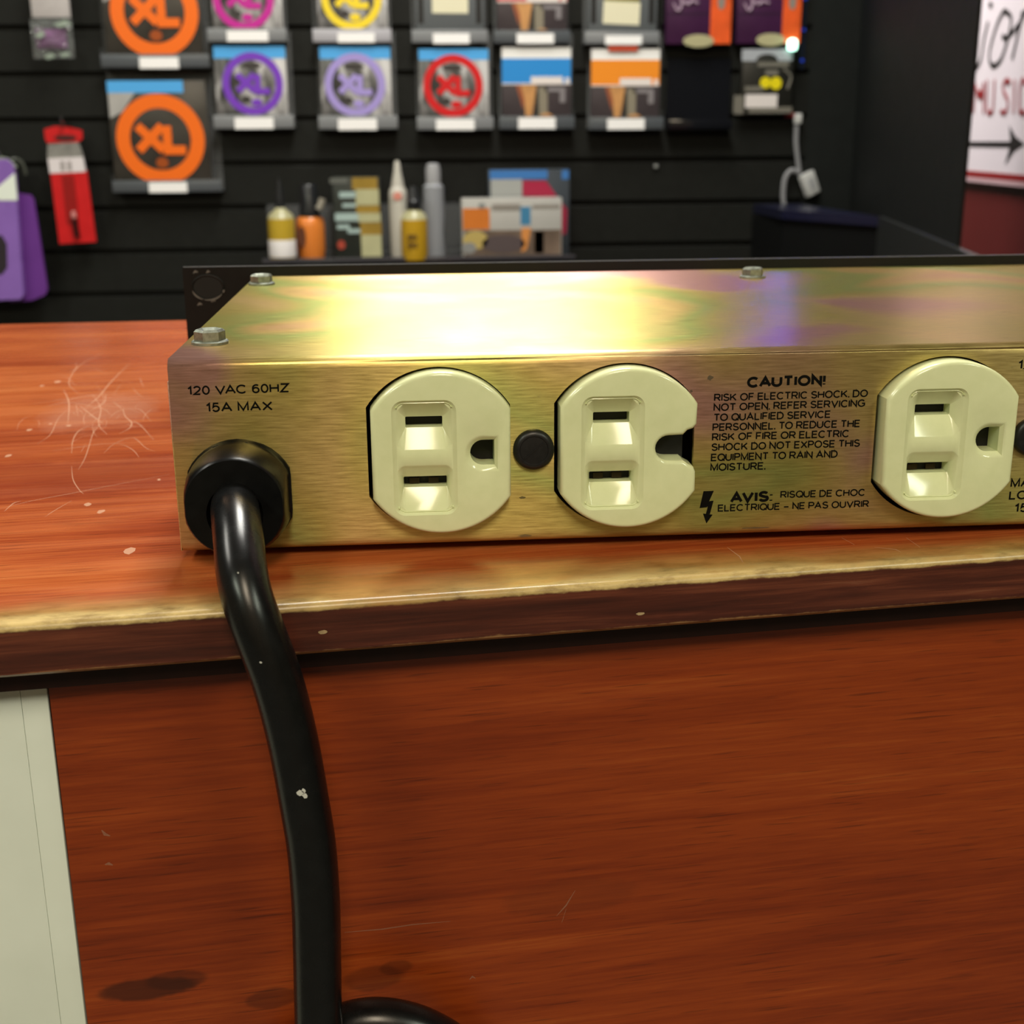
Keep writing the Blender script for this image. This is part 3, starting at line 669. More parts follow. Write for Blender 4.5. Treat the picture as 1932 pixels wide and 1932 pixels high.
# --- printing on the rear panel
ink = mat('black_ink', (9, 9, 7), 0.6, spec=0.1)
pan = lambda x, z: (x, -0.03, z)
def prt(name, rows, bold=0.12):
    bm = NB()
    for s, (x0, y0), (x1, y1), cap in rows:
        a = at(x0, y0, 0); b = at(x1, y1, 0); c = at(x0, y0-cap, 0); text_bm(bm, s, pan, a[0], a[2], b[0], b[2], (c[2]-a[2]), bold)
    return obj(name, bm, ink, ch, smooth=None)
prt('rating_text', [('120 VAC 60HZ', (354, 746), (546, 740), 17.5), ('15A MAX', (389, 778), (515, 774.5), 18)], 0.18)
prt('caution_heading', [('CAUTION!', (1409, 732), (1557, 727), 21)], 0.25)
prt('caution_text', [('RISK OF ELECTRIC SHOCK. DO', (1347, 757.5), (1637, 749), 14.5), ('NOT OPEN. REFER SERVICING', (1346, 776), (1632, 767.5), 14.5), ('TO QUALIFIED SERVICE', (1346, 795), (1567, 788.5), 14.5), ('PERSONNEL. TO REDUCE THE', (1344, 813.5), (1622.6, 806), 14.5),
    ('RISK OF FIRE OR ELECTRIC', (1343, 832), (1602, 825), 14.5), ('SHOCK DO NOT EXPOSE THIS', (1342, 851), (1622, 843), 14.5), ('EQUIPMENT TO RAIN AND', (1341, 870.5), (1580, 863.5), 14.5), ('MOISTURE.', (1340, 889), (1444, 886), 14.5)], 0.18)
prt('notice_heading', [('AVIS:', (1377, 949.5), (1457, 946.5), 21)], 0.25)
prt('notice_text', [('RISQUE DE CHOC', (1472, 940), (1632, 935.5), 13.5), ('ELECTRIQUE – NE PAS OUVRIR', (1354, 965.5), (1639, 957), 13.5)], 0.18)
prt('outlet_text', [('120 VAC', (1920, 697), (2032, 693), 17.5), ('MAX', (1906, 920), (1960, 918), 17), ('LOAD', (1903, 943), (1975, 941), 17), ('15A', (1913, 967), (1960, 965), 17)], 0.18)
bm = NB()
for q, bolt in enumerate(([(140, 790), (198, 788), (172, 846), (160, 880), (118, 885)], [(158, 848), (196, 843), (176, 918), (153, 918), (163, 880)], [(137, 915), (191, 921), (156, 971)])):
    P = [at(1280+x*.3375, 660+y*.3375, 0) for x, y in bolt]; bm.faces.new([bm.verts.new((p[0], -0.03-0.004*q, p[2])) for p in P])
obj('lightning_symbol', bm, ink, ch, smooth=None)
# grey smudges on the sheet
bm = NB()
for px, py, w, h in ((990, 1011, 16, 3.0), (1423, 996, 30, 2.0), (1340, 713, 7, 5), (985, 939, 7, 3), (1304, 738, 3, 3)):
    p = at(px, py, 0); n = 12; bm.faces.new([bm.verts.new((p[0]+w/9*math.cos(2*math.pi*i/n)*random.uniform(.6, 1.1), -0.02, p[2]+h/9*math.sin(2*math.pi*i/n)*random.uniform(.6, 1.1))) for i in range(n)])
obj('smudge', bm, mat('grey_smudge', (70, 72, 58), 0.6, alpha=0.5), ch, smooth=None)

# ================================================================== STRING PACKS IN WALL POCKETS
PY, LY = WY-26.0, WY-33.0                                # front of the packs, front of the pocket lips
k = NT('clear_acrylic'); k.b.inputs['Specular IOR Level'].default_value = 0.2; k.b.inputs['Base Color'].default_value = (0.9, 0.92, 0.92, 1); k.b.inputs['Roughness'].default_value = 0.08; k.b.inputs['Alpha'].default_value = 0.04
nn = k.noise(k.coord((40, 40, 40)), 1.0, 2); k.l(k.rng(nn, 0.3, 0.7, 0.06, 0.12, False), k.b.inputs['Roughness']); acrylic = k.m
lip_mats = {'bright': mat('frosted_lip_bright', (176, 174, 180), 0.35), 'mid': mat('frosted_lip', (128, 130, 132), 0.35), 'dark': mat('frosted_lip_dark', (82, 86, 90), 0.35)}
label_m = mat('white_price_label', (250, 248, 246), 0.6)
def box3(px0, py0, px1, py1, Y):
    a = at(px0, (py0+py1)/2, Y); b = at(px1, (py0+py1)/2, Y); c = at((px0+px1)/2, py0, Y); d = at((px0+px1)/2, py1, Y)
    return a[0], b[0], d[2], c[2]
def pocket(strip, lab, top_py, label, tone):
    x0, x1, z0, z1 = box3(*strip, LY); l0, l1, m0, m1 = box3(*lab, LY-0.6)
    zt = at(strip[0], top_py, WY)[2]
    t = thing('display_pocket', ((x0+x1)/2, WY-15, z0), label, 'wall pocket', 'clear pockets on the slatted wall')
    bm = NB(); add_box(bm, x0, x1, LY, LY+2.5, z0, z1, 0.4); add_box(bm, x0, x1, LY+2.5, WY-0.2, z0, z0+2.5); obj('lip', bm, lip_mats[tone], t)
    bm = NB(); add_box(bm, x0, x1, WY-2.6, WY-0.3, z0+2.6, zt); add_box(bm, x0, x0+1.2, LY+2.6, WY-2.7, z0+2.6, z1+10); add_box(bm, x1-1.2, x1, LY+2.6, WY-2.7, z0+2.6, z1+10); obj('back_plate', bm, acrylic, t)
    bm = NB(); add_box(bm, l0, l1, LY-0.7, LY-0.05, m0, m1); obj('price_label', bm, label_m, t)
    return t, z0+2.6
def art(bm, x0, x1, z0, z1, y=PY): add_box(bm, x0, x1, y-0.35, y+0.05, z0, z1)
photo_k = NT('string_photo'); pn = photo_k.noise(photo_k.coord((22, 22, 9), rot=(0, 0.6, 0)), 1.0, 3, 0.5, 1.2)
photo_k.l(photo_k.ramp(pn, [(0.36, (52, 52, 50)), (0.46, (120, 118, 116)), (0.54, (176, 174, 172)), (0.66, (204, 202, 200))]), photo_k.b.inputs['Base Color']); photo_k.b.inputs['Roughness'].default_value = 0.28
photo = photo_k.m
ink_photo = mat('dark_pack_photo', (62, 58, 52), 0.3, noise=0.4, nscale=25)
blue = mat('sky_blue_print', (84, 172, 236), 0.3)
def xl_pack(px, cen, Rpx, colr, cname, label, floorz, header=None, thick=9.0, dark=False, band=0.24):
    x0, x1, z0, z1 = box3(*px, PY); z0 = floorz
    t = thing('string_pack', ((x0+x1)/2, PY+thick/2, z0), label, 'string pack', 'guitar string packs on the slatted wall')
    bm = NB(); add_box(bm, x0, x1, PY, PY+thick, z0, z1, 0.8); obj('sleeve', bm, ink_photo if dark else photo, t)
    if header:
        h0, h1, hz0, hz1 = box3(*header, PY); bm = NB(); art(bm, x0+0.3, h1 if dark else x1-0.3, hz0, z1-0.2); obj('header_strip', bm, blue, t)
    c = at(cen[0], cen[1], PY); s = (at(cen[0]+Rpx, cen[1], PY)[0]-c[0])
    m = mat('print_'+cname, colr, 0.35)
    bm = NB(); band = 0.31 if dark else band; add_annulus(bm, c[0], c[2], s, s*(1-band), PY-0.6, PY+0.05)
    if dark: pass
    obj('ring_emblem', bm, m, t)
    bm = NB(); text_bm(bm, 'XL', lambda u, v: (u, PY-0.75, v), c[0]-s*0.60, c[2]-s*0.34, c[0]+s*0.66, c[2]-s*0.34, s*0.74, 0.27, 0.14, 0.15); obj('emblem_letters', bm, m, t, smooth=None)
    if not dark:
        bm = NB()
        for dx, dz, rx, rz in ((-0.50, 0.12, 0.13, 0.17), (-0.02, 0.58, 0.34, 0.10), (-0.25, -0.5, 0.16, 0.12)): add_disc(bm, c[0]+dx*s, c[2]+dz*s, rx*s, rz*s, PY-0.5, PY+0.03, 20)
        obj('emblem_shade', bm, mat('dark_emblem_fill', (58, 54, 52), 0.4), t)
        bm = NB(); add_disc(bm, c[0]+0.1*s, c[2]-0.60*s, 0.18*s, 0.12*s, PY-0.65, PY+0.03, 20); obj('emblem_mark', bm, m, t)
    else:
        bm = NB()
        add_prism(bm, [(x0+1, z1-18), (x0+1, z1-62), (x0+22, z1-52), (x0+48, z1-18)], PY-0.3, PY+0.05)
        obj('photo_highlight', bm, mat('pale_photo_patch', (176, 174, 170), 0.35, noise=0.2, nscale=20), t)
        bm = NB(); text = None
        add_disc(bm, c[0], c[2]-0.52*s, 0.14*s, 0.12*s, PY-0.65, PY+0.03, 20); obj('emblem_mark', bm, mat('print_dull_'+cname, tuple(int(v*0.65) for v in colr), 0.4), t)
    return t
OR, MG, YL, PU, LV, RE = (246, 112, 24), (196, 40, 150), (246, 216, 50), (120, 62, 190), (166, 150, 214), (212, 28, 34)
# upper row
_, f = pocket((190, 102, 395, 127), (263, 108, 337, 129), -90, 'wide dim wall pocket of the upper row behind a large orange ring pack', 'dark')
xl_pack((195, -70, 378, 108), (291, 22), 83, OR, 'orange', 'large dark string pack with orange ring emblem cut off by the top of the frame', f, (195, -70, 378, -45), 10, True)
_, f = pocket((391, 53, 540, 78), (428, 58, 506, 78), -70, 'wall pocket with white label holding the magenta ring pack', 'mid')
xl_pack((399, -70, 531, 56), (459, -4), 58, MG, 'magenta', 'string pack with magenta ring emblem at the top of the frame', f, (399, -70, 531, -48))
_, f = pocket((590, 54, 738, 79), (637, 62, 707, 80), -70, 'wall pocket with bright lip and white label holding the yellow ring pack', 'bright')
xl_pack((598, -70, 730, 57), (663, -4), 57, YL, 'yellow', 'string pack with yellow ring emblem at the top of the frame', f, (598, -70, 730, -48))
# lower row
_, f = pocket((212, 340, 418, 362), (281, 344, 353, 363), 130, 'wide dim wall pocket of the lower row under the large orange ring pack', 'dark')
xl_pack((209, 152, 393, 345), (303, 263), 83, OR, 'orange', 'large dark string pack with whole orange ring emblem and blue header', f, (205, 152, 345, 175), 10, True)
_, f = pocket((403, 217, 554, 242), (443, 222, 516, 243), 60, 'wall pocket with white label holding the purple ring pack', 'mid')
xl_pack((406, 87, 541, 220), (477, 158), 57, PU, 'purple', 'string pack with deep purple ring emblem and blue header', f, (405, 87, 540, 110))
_, f = pocket((601, 218, 750, 243), (638, 224, 711, 245), 60, 'wall pocket with white label holding the lavender ring pack', 'mid')
xl_pack((605, 88, 738, 221), (670, 160), 57, LV, 'lavender', 'string pack with pale lavender ring emblem and blue header', f, (605, 88, 737, 111))
_, f = pocket((787, 220, 931, 244), (823, 225, 895, 245), 64, 'wall pocket with white label holding the red ring pack', 'mid')
xl_pack((791, 92, 922, 223), (855, 162), 56, RE, 'red', 'string pack with red ring emblem and blue header', f, (791, 92, 921, 113))
# grey boxes with cream labels, upper row
grey_m = mat('grey_pack_card', (92, 96, 98), 0.45); cream = mat('cream_label', (228, 222, 190), 0.6)
for strip, lab, px, crm, olive, wl, tone in (((777, 56, 920, 80), (817, 63, 886, 82), (783, -70, 913, 60), (815, -30, 883, 25), None, 'grey string pack with cream label above the red ring pack', 'mid'),
        ((1104, 59, 1244, 82), (1142, 67, 1211, 84), (1110, -70, 1240, 62), (1138, 3, 1207, 46), (1140, -12, 1206, 3), 'grey string pack with tilted cream label above the orange banded pack', 'mid')):
    pt, f = pocket(strip, lab, -70, ('wall pocket holding the grey string pack over the red ring pack' if 'red ring' in wl else 'wall pocket holding the grey string pack over the orange banded pack'), tone)
    x0, x1, z0, z1 = box3(*px, PY); t = thing('string_pack', ((x0+x1)/2, PY+4, f), wl, 'string pack', 'guitar string packs on the slatted wall')
    bm = NB(); add_box(bm, x0, x1, PY, PY+8, f, z1, 0.8); obj('sleeve', bm, grey_m, t)
    bm = NB(); zz = at(0, 45, PY)[2]; add_box(bm, x0+5, x0+14, PY-0.3, PY+.05, zz, z1-1); add_box(bm, x1-14, x1-5, PY-0.3, PY+.05, zz, z1-1); obj('side_band', bm, mat('near_black_print', (20, 20, 20), 0.4), t)
    a0, a1, b0, b1 = box3(*crm, PY); bm = NB(); add_box(bm, a0, a1, PY-0.5, PY+.05, b0, b1, M=Matrix.Translation(((a0+a1)/2, 0, (b0+b1)/2)) @ Matrix.Rotation(math.radians(2.5 if olive else 0.5), 4, 'Y') @ Matrix.Translation((-(a0+a1)/2, 0, -(b0+b1)/2))); obj('cream_label', bm, cream, t)
    if olive:
        a0, a1, b0, b1 = box3(*olive, PY); bm = NB(); art(bm, a0, a1, b0, b1); obj('olive_band', bm, mat('olive_print', (128, 122, 44), 0.5), t)
# acoustic packs with a photograph in the lower half
tan = mat('tan_guitar_print', (206, 150, 92), 0.4, noise=0.25, nscale=40); dusk = mat('dusky_photo', (74, 66, 68), 0.35, noise=0.3, nscale=20); greyp = mat('grey_guitar_print', (138, 130, 112), 0.4); brownp = mat('rust_print', (150, 84, 54), 0.4); darkp = mat('dark_stripe_print', (40, 36, 28), 0.5)
whitep = mat('white_print', (246, 244, 240), 0.4)
def photo_pack(px, label, floorz, bandc, bname, ybands, picy):
    x0, x1, z0, z1 = box3(*px, PY); t = thing('string_pack', ((x0+x1)/2, PY+4, floorz), label, 'string pack', 'guitar string packs on the slatted wall'); w = x1-x0
    cx = (px[0]+px[2])/2; Z = lambda py: at(cx, py, PY)[2]
    bm = NB(); add_box(bm, x0, x1, PY, PY+8, floorz, z1, 0.8); obj('sleeve', bm, dusk, t)
    if ybands[0] is not None: bm = NB(); art(bm, x0+.2, x1-.2, Z(ybands[1]), z1-.2); obj('white_header', bm, whitep, t)
    bm = NB(); art(bm, x0+.2, x1-.2, Z(ybands[2]), Z(ybands[1]) if ybands[0] is not None else z1-.2); cb = obj('colour_band', bm, mat('band_'+bname, bandc, 0.35), t)
    bm = NB(); zb = Z(ybands[2]); art(bm, x0+.2, x1-.2, zb-2.2, zb, PY-0.2); art(bm, x0+w*.42, x1-w*.12, zb, zb+11, PY-0.3); art(bm, x1-w*.08, x1-w*.02, zb, zb+9, PY-.3); obj('white_lettering_band', bm, mat('pale_print', (232, 222, 216), 0.5), t)
    zp = zb-3; zq = floorz+1; h = zp-zq
    bm = NB(); add_prism(bm, [(x0+w*.26, zp), (x0+w*.50, zp), (x0+w*.46, zp-h*.5), (x0+w*.40, zq), (x0+w*.34, zq), (x0+w*.33, zp-h*.4)], PY-0.3, PY+.05); obj('guitar_neck', bm, tan, t)
    bm = NB(); add_prism(bm, [(x0+w*.20, zp), (x0+w*.27, zp), (x0+w*.33, zp-h*.35), (x0+w*.31, zp-h*.6)], PY-0.32, PY+.05); obj('rust_patch', bm, brownp, t)
    bm = NB(); art(bm, x0+w*.53, x0+w*.66, zq+h*.15, zp-h*.05); obj('second_neck', bm, greyp, t)
    bm = NB(); add_prism(bm, [(x0+w*.46, zq), (x0+w*.54, zq), (x0+w*.53, zp-h*.15), (x0+w*.48, zp-h*.2)], PY-.35, PY+.05); obj('dark_stripe', bm, darkp, t)
    bm = NB(); add_disc(bm, x0+w*.64, zq+h*.17, w*.12, h*.16, PY-.4, PY+.05, 20); obj('tan_patch', bm, tan, t)
    bm = NB(); art(bm, x0+w*.62, x0+w*.92, zp-h*.16, zp-h*.06); art(bm, x0+w*.84, x0+w*.92, zp-h*.42, zp-h*.16); obj('pale_print_mark', bm, mat('pale_grey_print', (130, 124, 126), 0.5), t)
    return t
_, f = pocket((933, 57, 1076, 81), (975, 63, 1045, 82), -70, 'dim wall pocket with white label above the blue banded pack', 'dark')
photo_pack((938, -75, 1070, 60), 'string pack with guitar photo under a red and white line, above the blue banded pack', f, (196, 60, 52), 'rose', (None, 0, 2), 0)
_, f = pocket((943, 219, 1084, 243), (978, 222, 1048, 243), 64, 'dim wall pocket with white label under the blue banded guitar photo pack', 'dark')
photo_pack((947, 89, 1077, 222), 'string pack with white top, blue band and guitar photo', f, (44, 142, 216), 'blue', (1, 110, 157), 0)
_, f = pocket((1112, 221, 1252, 244), (1146, 224, 1216, 244), 66, 'dim wall pocket with white label under the orange banded guitar photo pack', 'dark')
photo_pack((1115, 92, 1244, 224), 'string pack with white top, orange band and guitar photo', f, (244, 146, 40), 'amber', (1, 113, 160), 0)
x0, x1, z0, z1 = box3(1148, 80, 1203, 96, LY+4); bm = NB(); add_box(bm, x0, x1, LY+2.6, LY+3.4, z0, z1); tb = obj('shelf_tag', bm, mat('red_tag', (220, 84, 52), 0.5), base=((x0+x1)/2, LY+3, z0)); tb['label'] = 'small orange red tag hanging below the pocket with the tilted cream label'; tb['category'] = 'tag'
# purple and orange packs in the right column
for px, split, oval, top, lab in (((1258, -75, 1381, 83), 1340, (1318, 77, 29, 12), None, 'purple and orange string pack with cream oval, beside the grey pack with tilted label'), ((1392, -75, 1513, 82), 1476, (1454, 75, 27, 12), None, 'purple and orange string pack with cream oval, at the right end of the wall')):
    x0, x1, z0, z1 = box3(*px, PY); t = thing('string_pack', ((x0+x1)/2, PY+6, z0), lab, 'string pack', 'guitar string packs on the slatted wall')
    bm = NB(); add_box(bm, x0, x1, PY, WY-0.3, z0, z1, 0.8); k_ = obj('sleeve', bm, mat('plum_print', (68, 30, 68), 0.35, noise=0.35, nscale=14), t)
    xs = at(split, 40, PY)[0]; bm = NB(); art(bm, xs, x1-.3, z0+.3, z1-.3); obj('orange_panel', bm, mat('orange_red_print', (238, 94, 36), 0.4, noise=0.35, nscale=22), t)
    bm = NB(); zz = at(1300, 26, PY)[2]; add_box(bm, x0+1, xs, PY-.3, PY+.05, zz-1.5, zz+1.5); obj('dark_line', bm, mat('dark_plum_print', (42, 18, 44), 0.4), t)
    zz = at(1300, 22, PY)[2]; bm = NB(); add_disc(bm, (xs+x1)/2, zz+16, 6.5, 13, PY-.7, PY+.05, 18); obj('grey_figure', bm, mat('grey_figure_print', (136, 128, 118), 0.5), t)
    bm = NB(); xa = x0+12
    add_tube(bm, catmull([(xa, PY-.7, zz+14), (xa+6, PY-.7, zz+3), (xa+12, PY-.7, zz+4), (xa+15, PY-.7, zz+16), (xa+9, PY-.7, zz+26)], 5), 2.2, 8)
    add_tube(bm, catmull([(xa+14, PY-.7, zz+14), (xa+20, PY-.7, zz+16), (xa+26, PY-.7, zz+12), (xa+33, PY-.7, zz+17), (xa+44, PY-.7, zz+14)], 5), 2.4, 8); obj('script_lettering', bm, mat('pale_mauve_print', (170, 144, 164), 0.5), t)
    c = at(oval[0], oval[1], PY-1); sx = at(oval[0]+oval[2], oval[1], PY-1)[0]-c[0]; sz = c[2]-at(oval[0], oval[1]+oval[3], PY-1)[2]
    bm = NB(); add_disc(bm, c[0], c[2], sx, sz, PY-1.2, PY+.05); obj('oval_seal', bm, mat('cream_seal', (176, 170, 130), 0.5), t)
# black pack with yellow mark below
_px = (1400, 94, 1495, 216); x0, x1, z0, z1 = box3(*_px, PY); t = thing('string_pack', ((x0+x1)/2, PY+4, z0), 'black string pack with yellow mark and white label, lowest in the right column', 'string pack', 'guitar string packs on the slatted wall')
bm = NB(); add_box(bm, x0, x1, PY, WY-0.3, z0, z1, 0.8); obj('sleeve', bm, mat('black_gloss_card', (34, 34, 30), 0.35), t)
a0, a1, b0, b1 = box3(1400, 93, 1495, 115, PY); bm = NB(); n = 14
add_prism(bm, [(a0, b1), (a0, b0)]+[((a0+a1)/2+20*math.cos(math.pi-math.pi*i/n), b0+12*math.sin(math.pi*i/n)) for i in range(n+1)]+[(a1, b0), (a1, b1)], PY-.5, PY+.05); obj('hang_tab', bm, mat('silver_tab', (168, 172, 178), 0.35), t)
ym = mat('yellow_print', (232, 214, 20), 0.4)
a0, a1, b0, b1 = box3(1434, 145, 1474, 169, PY); bm = NB(); w = a1-a0; add_disc(bm, a0+w*.25, (b0+b1)/2+1, w*.25, (b1-b0)*.46, PY-.6, PY+.05, 20); add_disc(bm, a0+w*.74, (b0+b1)/2, w*.27, (b1-b0)*.5, PY-.6, PY+.05, 20); obj('yellow_mark', bm, ym, t)
a0, a1, b0, b1 = box3(1406, 178, 1466, 203, PY); bm = NB(); art(bm, a0, a1, b0, b1, PY-.5); obj('price_label', bm, mat('off_white_label', (222, 214, 210), 0.6), t)
bm = NB()
for q in ((1412, 202, 1494, 213), (1384, 180, 1403, 215), (1405, 163, 1440, 172), (1430, 117, 1488, 126), (1444, 132, 1468, 142)):
    a0, a1, b0, b1 = box3(*q, PY); art(bm, a0, a1, b0, b1, PY-.3)
cpts = catmull([(at(1478, 130, PY)[0], PY-.4, at(1478, 130, PY)[2]), (at(1492, 145, PY)[0], PY-.4, at(1492, 145, PY)[2]), (at(1486, 168, PY)[0], PY-.4, at(1486, 168, PY)[2])], 6)
add_tube(bm, cpts, 2.2, 8); obj('grey_print', bm, mat('grey_print', (112, 108, 98), 0.5), t)
# empty black pocket beside it
x0, x1, z0, z1 = box3(1262, 226, 1382, 244, LY); zt = at(1320, 110, WY)[2]
t = thing('display_pocket', ((x0+x1)/2, WY-15, z0), 'empty black wall pocket between the orange banded pack and the yellow marked pack', 'wall pocket', 'clear pockets on the slatted wall')
glb = mat('gloss_black_plastic', (20, 21, 25), 0.15)
bm = NB(); add_box(bm, x0, x1, LY, LY+2.5, z0, z1, .4); add_box(bm, x0, x1, LY+2.5, WY-.2, z0, z0+2.5); obj('lip', bm, glb, t)
bm = NB(); add_box(bm, x0, x1, WY-6, WY-.3, z0+2.6, zt); obj('back_plate', bm, glb, t)
# ------------------------------------------------------------------ LED strip, its connector, cable and little controller box
t = thing('led_strip', tuple(at(1517, 150, WY-6)), 'thin blue glowing LED strip at the right end of the slatted wall', 'light strip')
xs = at(1517, 40, WY-6)[0]; zs = at(1517, 130, WY-6)[2]
bm = NB(); add_box(bm, xs-4, xs+4, WY-6, WY-0.5, zs, 1500); obj('tape', bm, mat('dark_tape', (24, 30, 44), 0.3), t)
led_b = mat('blue_led', (26, 56, 170), 0.3, emit=0.6); led_s = mat('bright_blue_led', (70, 80, 255), 0.3, emit=65.0)
for kz in range(26):
    z = zs+12+kz*52; bm = NB(); add_box(bm, xs-2.6, xs+2.6, WY-8, WY-6.02, z, z+4.5 if kz < 4 else z+30, .3); obj('led', bm, led_b if kz < 4 else led_s, t)
P = at(1495, 84, PY-6); bm = NB(); add_lathe(bm, [(2, 0), (7, 1), (8.5, 4), (8.5, 14), (7, 18), (2, 20)], (P[0], P[1], P[2]-10), 'z', 20)
o = obj('status_lamp', bm, mat('green_white_led', (190, 255, 225), 0.3, emit=4.0), base=tuple(P)); o['label'] = 'small glowing green white lamp on the corner of the rightmost purple pack'; o['category'] = 'lamp'
wh = mat('white_cable_plastic', (196, 196, 192), 0.45); gw = mat('grey_white_cable', (136, 136, 138), 0.5)
Y1 = WY-12; p = lambda x, y: tuple(at(x, y, Y1))
t = thing('led_controller', p(1525, 375), 'white LED controller box dangling on its cable below the yellow marked pack', 'controller')
bm = NB(); c = at(1527, 347, Y1)
M_ = Matrix.Translation(Vector(c)) @ Matrix.Rotation(math.radians(-22), 4, 'Y') @ Matrix.Rotation(math.radians(28), 4, 'Z')
add_box(bm, -15, 15, -7, 7, -21, 21, 2.0, 3, M_); bx = obj('case', bm, wh, t)
bm = NB(); add_box(bm, -8, 8, -7.5, -6.9, -11, 9, 0.2, 1, M_); obj('print_panel', bm, mat('grey_label', (165, 165, 165), 0.5), bx)
bm = NB(); add_tube(bm, catmull([p(1503, 236), p(1502, 270), p(1505, 300), p(1508, 328)], 8), 4.2, 10); add_tube(bm, catmull([p(1508, 326), p(1493, 322), p(1482, 335), p(1478, 360), p(1479, 384), p(1490, 405)], 8), 4.4, 10); obj('cable', bm, gw, t)
bm = NB(); c = at(1505, 224, Y1); add_box(bm, c[0]-7, c[0]+7, c[1]-4, c[1]+4, c[2]-9, c[2]+9, 2); obj('connector', bm, wh, t)
bm = NB(); c = at(1490, 217, Y1); add_box(bm, c[0]-9, c[0]+8, c[1]-3, c[1]+3, c[2]-4, c[2]+3, 1); obj('red_wire', bm, mat('red_wire', (150, 40, 44), 0.5), t)
# a pale wall peg
P = at(1237, 314, WY); bm = NB(); add_lathe(bm, [(4, 0), (4.2, 3), (3, 6), (1, 7)], tuple(P), 'y', 16); o = obj('wall_peg', bm, mat('pale_peg', (150, 152, 148), 0.3), base=tuple(P)); o['label'] = 'small pale peg in a bare slat below the orange banded pack'; o['category'] = 'peg'

# ================================================================== LEFT: packages on pegs
steel = mat('bright_steel', (170, 174, 170), 0.25, metal=1.0)
HY = WY-40
def peg(label, px, py):
    c = at(px, py, HY); bm = NB(); add_tube(bm, catmull([(c[0], WY+0.5, c[2]-2), (c[0], WY-30, c[2]), (c[0], HY-14, c[2]+1), (c[0], HY-22, c[2]+9)], 6), 2.4, 10); o = obj('display_peg', bm, steel, base=(c[0], WY, c[2])); o['label'] = label; o['category'] = 'peg'; o['group'] = 'steel display pegs'
# clear bag with white header
t = thing('accessory_bag', tuple(at(100, 105, HY)), 'clear plastic bag with white header card and purple content, top left of the wall', 'package')
x0, x1, z0, z1 = box3(55, -80, 128, 33, HY); bm = NB(); add_box(bm, x0, x1, HY-1.5, HY+1.5, z0, z1, .4); obj('header_card', bm, mat('grey_white_card', (196, 190, 188), 0.5, noise=0.1), t)
n = 9
def crumpled(name, px, Y, m, amp, t, dome=8):
    x0, x1, z0, z1 = box3(*px, Y); bm = NB(); G = []
    NX, NZ = 12, 14; rnd = random.Random(len(name)+int(px[0]))
    for side in (-1, 1):
        g = []
        for i in range(NX+1):
            row = []
            for j in range(NZ+1):
                u, v = i/NX, j/NZ; d = math.sin(math.pi*u)*math.sin(math.pi*min(1, v*1.15))
                e = 0 if i in (0, NX) or j in (0, NZ) else 1
                row.append(bm.verts.new((x0+(x1-x0)*u, Y+side*(dome*d**0.6 if d > 0 else 0)*e+(rnd.uniform(-amp, amp)*e), z0+(z1-z0)*v)))
            g.append(row)
        for i in range(NX):
            for j in range(NZ): bm.faces.new([g[i][j], g[i+1][j], g[i+1][j+1], g[i][j+1]])
    return obj(name, bm, m, t, smooth=20)
k = NT('clear_bag_film'); k.b.inputs['Base Color'].default_value = (0.85, 0.9, 0.87, 1); k.b.inputs['Roughness'].default_value = 0.07; k.b.inputs['Alpha'].default_value = 0.09; k.b.inputs['Specular IOR Level'].default_value = 1.0; k.b.inputs['Coat Weight'].default_value = 1.0
kn = k.noise(k.coord((60, 60, 60)), 1, 3); k.bump(kn, 0.6, 0.004); film = k.m
crumpled('bag_film', (60, 34, 138, 110), HY, film, 3.0, t, 9)
crumpled('bag_content', (68, 55, 126, 92), HY, mat('purple_cloth', (112, 54, 112), 0.6, noise=0.3, nscale=60), 1.2, t, 5)
for q in ((83, 100, 105, 112), (112, 98, 134, 108), (66, 56, 86, 74), (100, 38, 136, 52)):
    bm = NB(); a0, a1, b0, b1 = box3(*q, HY-11); add_prism(bm, [(a0, (b0+b1)/2), (a0+(a1-a0)*.3, b0), (a1, b0+(b1-b0)*.4), (a0+(a1-a0)*.7, b1)], HY-11.5, HY-10); obj('film_fold', bm, mat('glossy_fold', (150, 164, 150), 0.12, spec=0.8), t)
# red tool pack
def sheared(px_tl, px_tr, px_br, px_bl, Y, th):
    P = [at(*q, Y) for q in (px_tl, px_tr, px_br, px_bl)]; return [(p_[0], p_[2]) for p_ in P]
t = thing('tool_pack', tuple(at(140, 460, HY)), 'narrow red hanging pack with white band and dark tool inside', 'package')
redp = mat('red_card', (206, 26, 30), 0.35, noise=0.1, nscale=60)
bm = NB(); add_prism(bm, sheared((96, 326), (164, 322), (182, 456), (113, 460), HY, 3), HY-3, HY+3); obj('red_card', bm, redp, t)
bm = NB(); add_prism(bm, sheared((91, 299), (157, 296), (162, 324), (95, 327), HY, 3), HY-3.4, HY+3); wb = obj('white_band', bm, mat('pinkish_white_print', (226, 218, 220), 0.5), t)
bm = NB()
for xx in (114, 127):
    a0, a1, b0, b1 = box3(xx, 304, xx+8, 322, HY-3.5); add_box(bm, a0, a1, HY-3.8, HY-3.3, b0, b1)
obj('grey_print', bm, mat('grey_smear_print', (160, 152, 150), 0.5), wb)
bm = NB(); add_prism(bm, sheared((91, 272), (148, 268), (158, 297), (90, 299), HY, 3), HY-2.5, HY+3); obj('silver_card', bm, mat('silver_grey_card', (142, 140, 134), 0.4, noise=0.3, nscale=40), t)
bm = NB(); add_prism(bm, [(p_[0], p_[2]) for p_ in [at(x, y, HY) for x, y in ((84, 244), (104, 238), (130, 240), (155, 246), (156, 262), (148, 268), (90, 270), (86, 262))]], HY-3, HY+3); hd = obj('red_header', bm, redp, t)
